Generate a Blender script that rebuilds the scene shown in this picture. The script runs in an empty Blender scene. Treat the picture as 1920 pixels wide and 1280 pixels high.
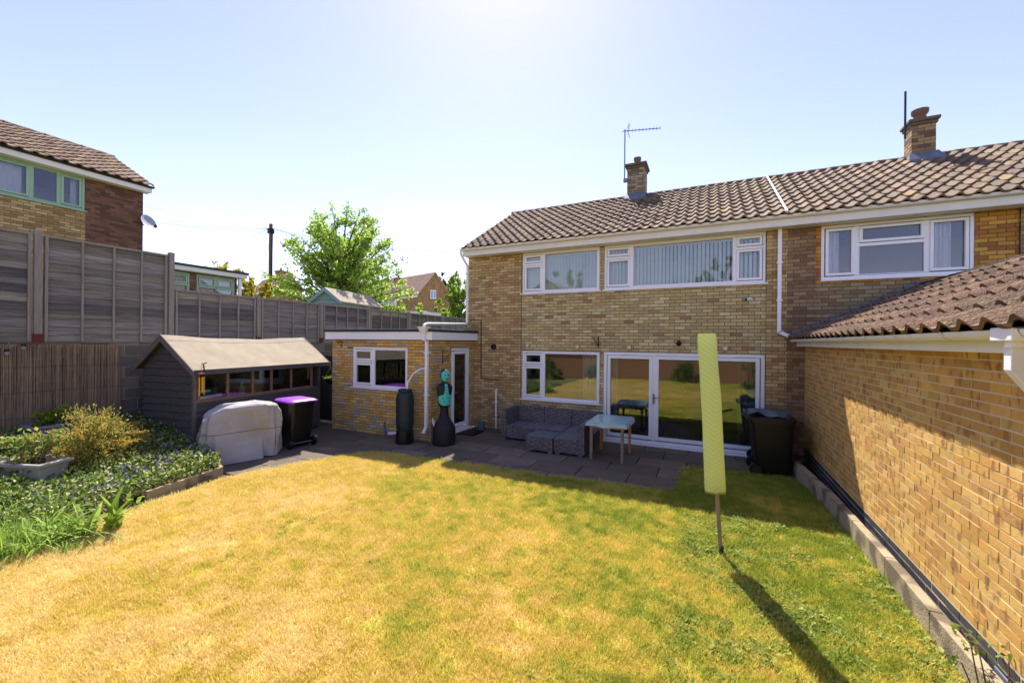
import bpy, math, random
from mathutils import Matrix, Vector
import numpy as np
random.seed(7); rng = np.random.default_rng(7)
scene = bpy.context.scene
COLL = scene.collection
rad = math.radians

# ------------------------------------------------------------------ camera
FPX, YAW, ROLL, CAMH = 770.0, rad(25.4), 0.009, 2.39
FW = Vector((-math.sin(YAW), math.cos(YAW), 0)); RT = Vector((math.cos(YAW), math.sin(YAW), 0)); UP = Vector((0, 0, 1))
cam_data = bpy.data.cameras.new('camera'); cam = bpy.data.objects.new('camera', cam_data); COLL.objects.link(cam)
cam_data.sensor_width = 36; cam_data.lens = FPX / 1920 * 36
cam_data.clip_start = 0.05; cam_data.clip_end = 2000
cx = RT * math.cos(ROLL) + UP * math.sin(ROLL); cy = -RT * math.sin(ROLL) + UP * math.cos(ROLL)
mw = Matrix((cx, cy, -FW)).transposed().to_4x4(); mw.translation = (0, 0, CAMH)
cam.matrix_world = mw
scene.camera = cam

# ------------------------------------------------------------------ sky, sun, exposure
SUN_EL, SUN_AZ = rad(53.6), rad(-27.5)          # azimuth from +Y towards +X
world = bpy.data.worlds.new('World'); scene.world = world; world.use_nodes = True
wn = world.node_tree.nodes; wl = world.node_tree.links; wn.clear()
wo = wn.new('ShaderNodeOutputWorld'); wb = wn.new('ShaderNodeBackground'); sk = wn.new('ShaderNodeTexSky')
sk.sky_type = 'NISHITA'; sk.sun_disc = False; sk.sun_elevation = SUN_EL; sk.sun_rotation = SUN_AZ
sk.altitude = 50; sk.air_density = 1.0; sk.dust_density = 0.22; sk.ozone_density = 2.6
wb.inputs['Strength'].default_value = 0.113
wt = wn.new('ShaderNodeMix'); wt.data_type = 'RGBA'; wt.blend_type = 'MULTIPLY'; wt.inputs['Factor'].default_value = 1
wt.inputs['B'].default_value = (1.22, 0.93, 1.03, 1)      # one white balance for the whole sky
wl.new(sk.outputs[0], wt.inputs['A']); wl.new(wt.outputs['Result'], wb.inputs['Color']); wl.new(wb.outputs[0], wo.inputs['Surface'])
sd = bpy.data.lights.new('sun', 'SUN'); sd.energy = 4.0; sd.angle = rad(0.55); sd.color = (1.0, 0.95, 0.86)
sun = bpy.data.objects.new('sun', sd); COLL.objects.link(sun)
SUNDIR = Vector((math.sin(SUN_AZ) * math.cos(SUN_EL), math.cos(SUN_AZ) * math.cos(SUN_EL), math.sin(SUN_EL)))
sun.rotation_euler = SUNDIR.to_track_quat('Z', 'Y').to_euler(); sun.location = SUNDIR * 60
vs = scene.view_settings
vs.view_transform = 'Standard'; vs.look = 'None'; vs.gamma = 1; vs.use_curve_mapping = False
vs.exposure = 1.3
scene.cycles.max_bounces = 8; scene.cycles.transparent_max_bounces = 24

# ------------------------------------------------------------------ photo pixel -> place helpers
def ray(px, py):
    dx = (px - 960) / FPX; dy = (py - 640) / FPX
    u = dx * math.cos(ROLL) + dy * math.sin(ROLL); v = -dx * math.sin(ROLL) + dy * math.cos(ROLL)
    return FW + RT * u - UP * v
def PY(px, py, Y): d = ray(px, py); return Vector((0, 0, CAMH)) + d * (Y / d.y)
def PX(px, py, X): d = ray(px, py); return Vector((0, 0, CAMH)) + d * (X / d.x)
def PZ(px, py, Z=0): d = ray(px, py); return Vector((0, 0, CAMH)) + d * ((Z - CAMH) / d.z)
def PD(px, py, D): return Vector((0, 0, CAMH)) + ray(px, py) * D
CAMP = Vector((0, 0, CAMH))

# ------------------------------------------------------------------ materials
def lin(c):
    return tuple(((x / 255) / 12.92 if x / 255 <= 0.04045 else ((x / 255 + 0.055) / 1.055) ** 2.4) for x in c)
MATS = {}
def M(name, rgb=(128, 128, 128), rough=0.7, var=0.15, scale=6, rgb2=None, bump=0.0, bscale=60, metallic=0.0,
      attr=False, stretch=(1, 1, 1), spec=0.4, detail=6, contrast=0.25, transl=0.0, spots=None, spotscale=14, spotw=(.52, .62), spotstretch=(1, 1, 1)):
    m = bpy.data.materials.new(name); m.use_nodes = True
    nt = m.node_tree; n = nt.nodes; L = nt.links; n.clear()
    out = n.new('ShaderNodeOutputMaterial'); b = n.new('ShaderNodeBsdfPrincipled')
    b.inputs['Roughness'].default_value = rough; b.inputs['Metallic'].default_value = metallic
    b.inputs['Specular IOR Level'].default_value = spec
    g = n.new('ShaderNodeNewGeometry'); mp = n.new('ShaderNodeMapping'); mp.inputs['Scale'].default_value = stretch
    L.new(g.outputs['Position'], mp.inputs['Vector'])
    no = n.new('ShaderNodeTexNoise'); no.inputs['Scale'].default_value = scale; no.inputs['Detail'].default_value = detail
    L.new(mp.outputs[0], no.inputs['Vector'])
    cr = n.new('ShaderNodeValToRGB'); cr.color_ramp.elements[0].position = 0.5 - contrast; cr.color_ramp.elements[1].position = 0.5 + contrast
    a = lin(rgb)
    if rgb2: lo, hi = a, lin(rgb2)
    else: lo = tuple(x * (1 - var) for x in a); hi = tuple(min(1, x * (1 + var)) for x in a)
    cr.color_ramp.elements[0].color = (*lo, 1); cr.color_ramp.elements[1].color = (*hi, 1)
    L.new(no.outputs['Fac'], cr.inputs['Fac'])
    col = cr.outputs['Color']
    if attr:
        at = n.new('ShaderNodeAttribute'); at.attribute_name = 'Col'
        mx = n.new('ShaderNodeMix'); mx.data_type = 'RGBA'; mx.blend_type = 'MULTIPLY'; mx.inputs['Factor'].default_value = 1
        L.new(col, mx.inputs['A']); L.new(at.outputs['Color'], mx.inputs['B']); col = mx.outputs['Result']
    if spots:
        n2 = n.new('ShaderNodeTexNoise'); n2.inputs['Scale'].default_value = spotscale; n2.inputs['Detail'].default_value = 1.5
        m2 = n.new('ShaderNodeMapping'); m2.inputs['Scale'].default_value = spotstretch; L.new(g.outputs['Position'], m2.inputs['Vector']); L.new(m2.outputs[0], n2.inputs['Vector'])
        c2 = n.new('ShaderNodeValToRGB'); c2.color_ramp.elements[0].position = spotw[0]; c2.color_ramp.elements[1].position = spotw[1]
        L.new(n2.outputs['Fac'], c2.inputs['Fac'])
        mx = n.new('ShaderNodeMix'); mx.data_type = 'RGBA'; mx.blend_type = 'MIX'
        L.new(c2.outputs['Color'], mx.inputs['Factor']); L.new(col, mx.inputs['A']); mx.inputs['B'].default_value = (*lin(spots), 1); col = mx.outputs['Result']
    L.new(col, b.inputs['Base Color'])
    if bump:
        nb = n.new('ShaderNodeTexNoise'); nb.inputs['Scale'].default_value = bscale; nb.inputs['Detail'].default_value = 4
        L.new(mp.outputs[0], nb.inputs['Vector'])
        bp = n.new('ShaderNodeBump'); bp.inputs['Strength'].default_value = bump; bp.inputs['Distance'].default_value = 0.02
        L.new(nb.outputs['Fac'], bp.inputs['Height']); L.new(bp.outputs[0], b.inputs['Normal'])
    sh = b.outputs[0]
    if transl:
        tr = n.new('ShaderNodeBsdfTranslucent'); L.new(col, tr.inputs['Color'])
        ms = n.new('ShaderNodeMixShader'); ms.inputs[0].default_value = transl
        L.new(sh, ms.inputs[1]); L.new(tr.outputs[0], ms.inputs[2]); sh = ms.outputs[0]
    L.new(sh, out.inputs['Surface'])
    MATS[name] = m
    return m
def glass_mat(name, tint=(0.93, 0.97, 0.95), ior=1.9, rough=0.0):
    m = bpy.data.materials.new(name); m.use_nodes = True
    nt = m.node_tree; n = nt.nodes; L = nt.links; n.clear()
    out = n.new('ShaderNodeOutputMaterial'); tr = n.new('ShaderNodeBsdfTransparent'); gl = n.new('ShaderNodeBsdfGlossy')
    tr.inputs['Color'].default_value = (*tint, 1); gl.inputs['Roughness'].default_value = rough
    fr = n.new('ShaderNodeFresnel'); fr.inputs['IOR'].default_value = ior
    ms = n.new('ShaderNodeMixShader'); L.new(fr.outputs[0], ms.inputs[0]); L.new(tr.outputs[0], ms.inputs[1]); L.new(gl.outputs[0], ms.inputs[2])
    L.new(ms.outputs[0], out.inputs['Surface']); MATS[name] = m
    return m

glass_mat('glass'); glass_mat('glass_shed', (0.80, 0.84, 0.82), 1.5, 0.03); glass_mat('glass_strong', (0.80, 0.86, 0.86), 2.1); glass_mat('glass_up', (0.97, 0.98, 0.99), 1.7)
M('brick_buff', (255, 255, 255), .9, .16, 9, bump=.35, bscale=70, attr=True)
M('brick_yellow', (255, 255, 255), .9, .14, 9, bump=.3, bscale=70, attr=True)
M('brick_rustic', (255, 255, 255), .92, .15, 12, bump=.5, bscale=120, attr=True, spots=(156, 112, 62), spotscale=15, spotw=(.56, .68), spotstretch=(1, 1, .55))
M('brick_blue', (62, 62, 68), .5, .2, 10, bump=.15)
M('mortar_brown', (106, 92, 70), .95, .15, 30, bump=.3)
M('mortar_pale', (208, 190, 154), .95, .1, 30, bump=.3)
M('mortar_dark', (110, 88, 72), .95, .15, 30, bump=.3)
M('upvc', (236, 236, 238), .28, .03, 2, spec=.5)
M('upvc_old', (226, 222, 212), .45, .07, 3, stretch=(1, 1, .4), spec=.4)
M('render_white', (224, 222, 216), .6, .06, 3)
M('green_frame', (150, 178, 148), .4, .05, 3)
M('tile_brown', (255, 255, 255), .85, .22, 5, bump=.5, bscale=90, attr=True, spots=(150, 128, 84), spotscale=2.3, spotw=(.60, .74))
M('tile_moss', (255, 255, 255), .92, .3, 6, bump=1.0, bscale=60, attr=True, spots=(150, 124, 84), spotscale=9, spotw=(.58, .70))
M('ridge', (96, 76, 64), .9, .25, 5, bump=.5)
M('roof_deck', (70, 58, 50), .95, .1, 5)
M('lead', (98, 104, 116), .55, .18, 8, bump=.15, bscale=25)
M('black_plastic', (16, 16, 18), .42, .15, 4, spec=.45)
M('grey_plastic', (96, 106, 114), .5, .1, 4)
M('purple_plastic', (150, 74, 196), .38, .06, 4)
M('butt_green', (28, 42, 46), .5, .12, 5, bump=.1)
M('metal_grey', (120, 122, 126), .45, .1, 6, metallic=.6)
M('metal_dark', (50, 48, 48), .5, .15, 6, metallic=.3)
M('iron_black', (22, 20, 20), .6, .1, 6)
M('pipe_brown', (78, 58, 46), .6, .15, 6)
M('felt_green', (56, 66, 62), .9, .15, 12, bump=.4, bscale=120)
M('felt_tan', (166, 152, 128), .95, .12, 4, bump=.6, bscale=140)
M('fence_wood', (255, 255, 255), .9, .5, 6, bump=.9, bscale=22, stretch=(4, .3, 7), attr=True, contrast=.17)
M('fence_post', (140, 133, 122), .9, .25, 6, bump=.5, bscale=20, stretch=(6, 6, .5))
M('red_metal', (96, 34, 26), .6, .2, 8)
M('shed_paint', (76, 73, 70), .75, .18, 6, bump=.3, bscale=24, stretch=(1, 1, 4), attr=False)
M('shed_trim', (104, 92, 88), .8, .18, 6, bump=.2)
M('shed_frame', (124, 98, 78), .75, .2, 8, bump=.2)
M('gate_dark', (58, 54, 52), .85, .2, 8, bump=.5, bscale=20, stretch=(6, 6, .6))
M('block', (255, 255, 255), .95, .16, 12, bump=.7, bscale=90, attr=True)
M('mortar_block', (150, 144, 130), .95, .12, 20, bump=.3)
M('reed', (160, 144, 124), .9, .35, 9, bump=.4, stretch=(6, 6, .4), attr=True)
M('slab', (255, 255, 255), .92, .22, 4, bump=.35, bscale=50, attr=True, spots=(96, 90, 84), spotscale=2.0, spotw=(.58, .72))
M('concrete', (160, 144, 116), .95, .2, 5, bump=.5, bscale=60, spots=(112, 98, 78), spotscale=3)
M('soil', (84, 64, 46), .98, .3, 9, bump=.8, bscale=30)
M('far_ground', (110, 116, 70), .98, .25, .3)
M('cloth_cover', (164, 160, 158), .85, .1, 4, bump=.15, bscale=30, spots=(160, 148, 122), spotscale=2.5, spotw=(.55, .75))
M('rattan_seat', (104, 102, 106), .8, .2, 10, bump=.6, bscale=40, stretch=(8, 1, 1))
M('table_cloth', (170, 196, 188), .12, .06, 5)
M('wood_orange', (196, 142, 72), .6, .15, 6, stretch=(6, 6, .6))
M('wood_grey', (138, 126, 112), .8, .15, 6, stretch=(6, 6, .6))
M('lime_fabric', (222, 222, 142), .85, .03, 6, transl=.45)
M('dummy_black', (24, 25, 28), .6, .1, 6)
M('dummy_teal', (74, 190, 178), .55, .06, 6)
M('stem', (98, 78, 56), .9, .2, 10, bump=.3)
M('bark', (92, 78, 66), .95, .25, 6, bump=.8, bscale=20, stretch=(3, 3, .6))
M('pole_wood', (104, 84, 70), .9, .2, 5, bump=.3, stretch=(4, 4, .3))
M('leaf', (255, 255, 255), .6, .18, 8, attr=True, transl=.42, spec=.25)
M('leaf_soft', (255, 255, 255), .6, .2, 5, attr=True, transl=.6, spec=.2)
M('petal', (255, 255, 255), .6, .1, 8, attr=True, transl=.3)
M('curtain', (236, 238, 242), .9, .06, 4, transl=.25)
M('curtain_grey', (150, 152, 158), .9, .08, 4, transl=.2)
M('blind', (232, 252, 244), .7, .02, 4)
M('room_wall', (190, 186, 180), .9, .03, 2)
M('carpet', (176, 168, 158), .98, .08, 20)
M('sofa_dark', (62, 64, 70), .9, .1, 8)
M('planter', (158, 154, 146), .7, .08, 5)
M('planter_grey', (132, 130, 136), .7, .1, 5)
M('far_brick', (168, 134, 92), .95, .18, 3, rgb2=(132, 98, 66)); M('cap_dark', (104, 90, 70), .95, .3, 8, bump=.5)
M('far_tile', (182, 150, 124), .95, .2, 3)
M('far_shed', (138, 160, 158), .85, .08, 3)
M('brass', (190, 166, 110), .4, .1, 5, metallic=.5)
M('chime_yellow', (226, 178, 62), .35, .05, 5, metallic=.5)
M('cork_red', (150, 44, 34), .6, .1, 5)
M('white_box', (214, 216, 214), .6, .05, 5)
M('green_box', (44, 84, 78), .6, .08, 5)
M('clutter', (84, 66, 52), .8, .3, 6)
M('dish', (156, 158, 168), .5, .06, 5)
M('wire', (60, 62, 68), .6, .05, 5)
M('pot_clay', (116, 92, 78), .9, .15, 6)
M('lime_dark', (150, 160, 90), .85, .03, 6, transl=.3)
M('old_wall_brick', (156, 112, 80), .95, .2, 5, rgb2=(110, 78, 58), bump=.6, bscale=14, stretch=(1, 1, 3))
M('pale_fence', (98, 64, 48), .9, .2, 4, stretch=(6, 6, .4))
M('weave_dark', (118, 114, 116), .7, .2, 12, attr=True, rgb2=(146, 140, 140)); M('glass_dark', (104, 116, 116), .15, .05, 4)

# ------------------------------------------------------------------ mesh building
def props(o, label=None, cat=None, group=None, kind=None):
    if label: o['label'] = label
    if cat: o['category'] = cat
    if group: o['group'] = group
    if kind: o['kind'] = kind
    return o
def thing(name, loc, label, cat, group=None):
    o = bpy.data.objects.new(name, None); COLL.objects.link(o); o.location = loc; o.empty_display_size = .2
    return props(o, label, cat, group)
def place(o, parent):
    """parent o, whose vertices are world coordinates"""
    COLL.objects.link(o)
    if parent is not None:
        o.parent = parent
        if parent.type == 'EMPTY': o.location = -Vector(parent.location)
    return o
class MB:
    def __init__(s, mat4=None): s.v = []; s.f = []; s.c = []; s.m = mat4; s.cur = None
    def add(s, vs, fs, col=None):
        k = len(s.v)
        if s.m is not None: vs = [tuple(s.m @ Vector(p)) for p in vs]
        s.v.extend(tuple(p) for p in vs); s.f.extend(tuple(i + k for i in f) for f in fs)
        s.c.extend([col or s.cur or (1, 1, 1)] * len(vs)); return s
    def box(s, a, b, col=None):
        x0, x1 = sorted((a[0], b[0])); y0, y1 = sorted((a[1], b[1])); z0, z1 = sorted((a[2], b[2]))
        return s.add([(x0, y0, z0), (x1, y0, z0), (x1, y1, z0), (x0, y1, z0), (x0, y0, z1), (x1, y0, z1), (x1, y1, z1), (x0, y1, z1)],
              [(0, 3, 2, 1), (4, 5, 6, 7), (0, 1, 5, 4), (1, 2, 6, 5), (2, 3, 7, 6), (3, 0, 4, 7)], col)
    def hexa(s, lo, hi, col=None):   # two quads lo[4], hi[4]
        return s.add(list(lo) + list(hi), [(0, 3, 2, 1), (4, 5, 6, 7), (0, 1, 5, 4), (1, 2, 6, 5), (2, 3, 7, 6), (3, 0, 4, 7)], col)
    def quad(s, a, b, c, d, col=None): return s.add([a, b, c, d], [(0, 1, 2, 3)], col)
    def tube(s, path, r, n=8, col=None, cap=True):
        path = [Vector(p) for p in path]; rr = r if isinstance(r, (list, tuple)) else [r] * len(path)
        vs = []; fs = []
        ref = None
        for i, p in enumerate(path):
            t = (path[min(i + 1, len(path) - 1)] - path[max(i - 1, 0)]).normalized()
            if ref is None: ref = Vector((0, 0, 1)) if abs(t.z) < .9 else Vector((1, 0, 0))
            a = t.cross(ref).normalized(); b = a.cross(t).normalized(); ref = b
            for k in range(n):
                w = 2 * math.pi * k / n; vs.append(p + (a * math.cos(w) + b * math.sin(w)) * rr[i])
        for i in range(len(path) - 1):
            for k in range(n):
                fs.append((i * n + k, i * n + (k + 1) % n, (i + 1) * n + (k + 1) % n, (i + 1) * n + k))
        if cap:
            fs.append(tuple(range(n))); fs.append(tuple((len(path) - 1) * n + k for k in reversed(range(n))))
        return s.add(vs, fs, col)
    def loft(s, secs, n=20, col=None, cap=True, power=2.0):   # (z,cx,cy,rx,ry)
        vs = []; fs = []
        for z, cx_, cy_, rx, ry in secs:
            for k in range(n):
                w = 2 * math.pi * k / n; c, q = math.cos(w), math.sin(w)
                c = math.copysign(abs(c) ** (2 / power), c); q = math.copysign(abs(q) ** (2 / power), q)
                vs.append((cx_ + rx * c, cy_ + ry * q, z))
        m = len(secs)
        for i in range(m - 1):
            for k in range(n): fs.append((i * n + k, i * n + (k + 1) % n, (i + 1) * n + (k + 1) % n, (i + 1) * n + k))
        if cap: fs.append(tuple(reversed(range(n)))); fs.append(tuple((m - 1) * n + k for k in range(n)))
        return s.add(vs, fs, col)
    def mesh(s, name):
        me = bpy.data.meshes.new(name); me.from_pydata(s.v, [], s.f)
        if any(c != (1, 1, 1) for c in s.c):
            at = me.color_attributes.new('Col', 'FLOAT_COLOR', 'POINT')
            at.data.foreach_set('color', np.array([(*c, 1) for c in s.c], dtype=np.float32).ravel())
        return me
    def build(s, name, mat, parent=None, smooth=False, bev=0, kind=None, label=None, angle=40):
        me = s.mesh(name); me.materials.append(MATS[mat])
        if smooth: me.polygons.foreach_set('use_smooth', [True] * len(me.polygons))
        o = bpy.data.objects.new(name, me); place(o, parent)
        if smooth:
            md = o.modifiers.new('es', 'EDGE_SPLIT'); md.split_angle = rad(angle)
        if bev:
            md = o.modifiers.new('bevel', 'BEVEL'); md.width = bev; md.segments = 2; md.limit_method = 'ANGLE'
        if kind: o['kind'] = kind
        if label: o['label'] = label
        return o

class Plane:
    """wall frame: a along wall, b up, c inwards"""
    def __init__(s, axis, pos): s.axis = axis; s.pos = pos
    def p(s, a, b, c):
        if s.axis == '-y': return Vector((a, s.pos + c, b))     # faces the camera
        if s.axis == '+x': return Vector((s.pos - c, a, b))
        if s.axis == '-x': return Vector((s.pos + c, a, b))
    def box(s, mb, a0, a1, b0, b1, c0, c1, col=None): mb.box(s.p(a0, b0, c0), s.p(a1, b1, c1), col)

def jit(c, v=.08):
    k = 1 + random.uniform(-v, v)
    return tuple(min(1, max(0, x * k * (1 + random.uniform(-v * .3, v * .3)))) for x in c)

def brick_wall(fr, a0, a1, b0, b1, holes, pal, mat, mortar, parent, L=.225, H=.075, J=.012, ind=300, proud=.007,
               name='brick', wname='wall', depth=.11, seed=1, palfn=None, top=None, reveal=None, clip=None):
    """bricks as real pieces on a mortar backing; returns the wall part"""
    R = random.Random(seed)
    mb = MB()
    # backing, decomposed round the openings
    xs = sorted({a0, a1, *[min(max(v, a0), a1) for h in holes for v in h[:2]]}); zs = sorted({b0, b1, *[min(max(v, b0), b1) for h in holes for v in h[2:]]})
    for i in range(len(xs) - 1):
        for j in range(len(zs) - 1):
            mx, mz = (xs[i] + xs[i + 1]) / 2, (zs[j] + zs[j + 1]) / 2
            if any(h[0] < mx < h[1] and h[2] < mz < h[3] for h in holes): continue
            if clip:  # polygon-clipped top: z limit as function of a
                t0, t1 = min(zs[j + 1], clip(xs[i])), min(zs[j + 1], clip(xs[i + 1]))
                mb.quad(fr.p(xs[i], zs[j], proud), fr.p(xs[i + 1], zs[j], proud), fr.p(xs[i + 1], t1, proud), fr.p(xs[i], t0, proud)); continue
            mb.quad(fr.p(xs[i], zs[j], proud), fr.p(xs[i + 1], zs[j], proud), fr.p(xs[i + 1], zs[j + 1], proud), fr.p(xs[i], zs[j + 1], proud))
    for h in holes:
        p = [(h[0], h[2]), (h[1], h[2]), (h[1], h[3]), (h[0], h[3])]
        for k in range(4):
            q, r = p[k], p[(k + 1) % 4]
            mb.quad(fr.p(*q, .001), fr.p(*r, .001), fr.p(*r, depth), fr.p(*q, depth))
    wall = mb.build(wname, mortar, parent)
    # bricks
    out = []
    row = 0; z = b0
    while z < b1 - .02:
        zz1 = min(z + H - J, b1)
        a = a0 - (L / 2 if row % 2 else 0) - R.uniform(0, .0)
        while a < a1 - .01:
            s0, s1 = max(a, a0), min(a + L - J, a1)
            a += L
            if s1 - s0 < .02: continue
            segs = [(s0, s1, z, zz1)]
            for h in holes:
                new = []
                for (u0, u1, w0, w1) in segs:
                    if u1 <= h[0] or u0 >= h[1] or w1 <= h[2] or w0 >= h[3]: new.append((u0, u1, w0, w1)); continue
                    if w0 < h[2] - .015: new.append((u0, u1, w0, h[2])); continue
                    if w1 > h[3] + .015: new.append((u0, u1, h[3], w1)); continue
                    if u0 < h[0] - .015: new.append((u0, h[0], w0, w1))
                    if u1 > h[1] + .015: new.append((h[1], u1, w0, w1))
                segs = new
            for sgm in segs:
                if clip and sgm[3] > clip((sgm[0] + sgm[1]) / 2): continue
                out.append(sgm)
        z += H; row += 1
    def colr(zc, ac): return jit((palfn(zc, ac, R) if palfn else R.choice(pal)), .10)
    def geom(mb_, sg, off, col):
        e = R.uniform(-.0025, .002); j = lambda: R.uniform(-.002, .002)
        u0, u1, w0, w1 = sg; ax, bz = off
        q = [(u0 + j(), w0 + j()), (u1 + j(), w0 + j()), (u1 + j(), w1 + j()), (u0 + j(), w1 + j())]
        f_ = [fr.p(x - ax, y - bz, e) for x, y in q] ; k_ = [fr.p(x - ax, y - bz, proud + .004) for x, y in q]
        if ax or bz:
            o0 = fr.p(0, 0, 0); f_ = [p - o0 for p in f_]; k_ = [p - o0 for p in k_]
        fs = [(0, 1, 2, 3), (0, 4, 5, 1), (1, 5, 6, 2), (2, 6, 7, 3), (3, 7, 4, 0)]
        mb_.add(f_ + k_, fs, col)
    full = [s for s in out if abs((s[1] - s[0]) - (L - J)) < .003 and abs((s[3] - s[2]) - (H - J)) < .003]
    full.sort(key=lambda s: (fr.p(s[0], s[2], 0) - CAMP).length)
    pick = set(full[:ind]); rest = [s for s in out if s not in pick]
    if ind and full:
        pool = {}
        for s in full[:ind]:
            zc = (s[2] + s[3]) / 2; ac = (s[0] + s[1]) / 2
            base = palfn(zc, ac, R) if palfn else R.choice(pal)
            key = (base, R.randrange(4))
            if key not in pool:
                m1 = MB(); geom(m1, (-(L - J) / 2, (L - J) / 2, -(H - J) / 2, (H - J) / 2), (1e-9, 1e-9), jit(base, .10))
                me = m1.mesh('brick'); me.materials.append(MATS[mat]); pool[key] = me
            o = bpy.data.objects.new(name, pool[key]); o.location = fr.p(ac, zc, 0); COLL.objects.link(o); o.parent = wall
    if rest:
        m2 = MB()
        for s in rest: geom(m2, s, (0, 0), colr((s[2] + s[3]) / 2, (s[0] + s[1]) / 2))
        o = m2.build('brickwork' if name == 'brick' else name + 'work', mat, wall, kind='stuff')
    return wall

def window(fr, a0, a1, b0, b1, panes, parent, mat='upvc', fw=.055, sash=.05, c0=.01, sill=True, glass='glass', name='window', back=None, sillw=.04):
    """panes: (a0,a1,b0,b1,is_sash) in wall coordinates"""
    mb = MB()
    fr.box(mb, a0, a1, b0, b0 + fw, c0, c0 + .07); fr.box(mb, a0, a1, b1 - fw, b1, c0, c0 + .07)
    fr.box(mb, a0, a0 + fw, b0 + fw, b1 - fw, c0, c0 + .07); fr.box(mb, a1 - fw, a1, b0 + fw, b1 - fw, c0, c0 + .07)
    w = mb.build(name, mat, parent, bev=.006)
    # mullions between panes: full frame members drawn around every pane
    for (x0, x1, z0, z1, sh) in panes:
        m = MB(); t = sash if sh else .018; cc = c0 - (.018 if sh else .002)
        g = .012 if sh else 0.0
        X0, X1, Z0, Z1 = x0 + g, x1 - g, z0 + g, z1 - g
        fr.box(m, X0, X1, Z0, Z0 + t, cc, cc + .06); fr.box(m, X0, X1, Z1 - t, Z1, cc, cc + .06)
        fr.box(m, X0, X0 + t, Z0 + t, Z1 - t, cc, cc + .06); fr.box(m, X1 - t, X1, Z0 + t, Z1 - t, cc, cc + .06)
        m.build('sash_frame' if sh else 'glazing_bead', mat, w, bev=.005)
        m = MB(); fr.box(m, X0 + t - .004, X1 - t + .004, Z0 + t - .004, Z1 - t + .004, c0 + .028, c0 + .034)
        m.build('pane', glass, w)
    # mullion bars
    ed = sorted({round(v, 3) for p in panes for v in p[:2]})
    m = MB(); k = 0; vert = {}
    for i, p in enumerate(panes):
        for q in panes[i + 1:]:
            if .004 < q[0] - p[1] < .12 and min(p[3], q[3]) > max(p[2], q[2]):
                lo, hi = vert.get((p[1], q[0]), (9, -9)); vert[p[1], q[0]] = (min(lo, p[2], q[2]), max(hi, p[3], q[3]))
            if .004 < p[2] - q[3] < .12 and min(p[1], q[1]) > max(p[0], q[0]):
                fr.box(m, max(p[0], q[0]), min(p[1], q[1]), q[3], p[2], c0 + .004, c0 + .065); k += 1
            if .004 < q[2] - p[3] < .12 and min(p[1], q[1]) > max(p[0], q[0]):
                fr.box(m, max(p[0], q[0]), min(p[1], q[1]), p[3], q[2], c0 + .004, c0 + .065); k += 1
    for (x0, x1), (z0, z1) in vert.items(): fr.box(m, x0 - .014, x1 + .014, z0, z1, c0 + .003, c0 + .066); k += 1
    if k: m.build('mullion', mat, w)
    if sill:
        m = MB(); fr.box(m, a0 - sillw, a1 + sillw, b0 - .035, b0 - .001, -.05, .08); m.build('sill', mat, w, bev=.006)
    return w

def tile_mesh(w, e, thick, roll, col, mat):
    n = 9; prof = []
    for i in range(n):
        t = i / (n - 1)
        z = roll * (max(0, math.sin(math.pi * (t - .42) / .58)) ** 1.2 if t > .42 else -.12 * math.sin(math.pi * t / .42))
        prof.append((t * w - w / 2, z))
    ln = e * 1.22
    vs = []
    for x, z in prof: vs.append((x, -.0, z + thick + .022))
    for x, z in prof: vs.append((x, ln, z + thick * .2))
    for x, z in prof: vs.append((x, .004, z + .012))
    fs = [(i, i + 1, n + i + 1, n + i) for i in range(n - 1)] + [(2 * n + i, 2 * n + i + 1, i + 1, i) for i in range(n - 1)]
    fs += [(n - 1, 3 * n - 1, 2 * n - 1), (0, n, 2 * n)]
    m = MB(); m.add(vs, fs, col); me = m.mesh('tile'); me.materials.append(MATS[mat])
    return me
def roof_tiles(orig, a, s, nx, ny, w, e, mat, pal, parent, ind=300, roll=.052, thick=.030, seed=3, nvar=9, skip=None):
    R = random.Random(seed); a = Vector(a).normalized(); s = Vector(s).normalized(); n = a.cross(s)
    meshes = [tile_mesh(w * 1.02, e, thick, roll, jit(R.choice(pal), .14), mat) for _ in range(nvar)]
    B = Matrix((a, s, n)).transposed()
    cells = []
    for j in range(ny):
        for i in range(nx):
            p = Vector(orig) + a * (w * (i + .5)) + s * (e * j)
            if skip and skip(p): continue
            cells.append(p)
    cells.sort(key=lambda p: (p - CAMP).length)
    rest = MB()
    for k, p in enumerate(cells):
        me = R.choice(meshes)
        tilt = Matrix.Rotation(R.uniform(-.012, .012), 3, 'Z') @ Matrix.Rotation(R.uniform(-.006, .012), 3, 'X')
        m4 = (B @ tilt).to_4x4(); m4.translation = p + n * R.uniform(0, .004)
        if k < ind:
            o = bpy.data.objects.new('tile', me); COLL.objects.link(o); o.parent = parent; o.matrix_local = m4
        else:
            vs = [m4 @ v.co for v in me.vertices]; c = me.color_attributes['Col'].data[0].color[:3]
            rest.add(vs, [tuple(f.vertices) for f in me.polygons], tuple(c))
    if rest.v: rest.build('tilework', mat, parent, kind='stuff')

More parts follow.
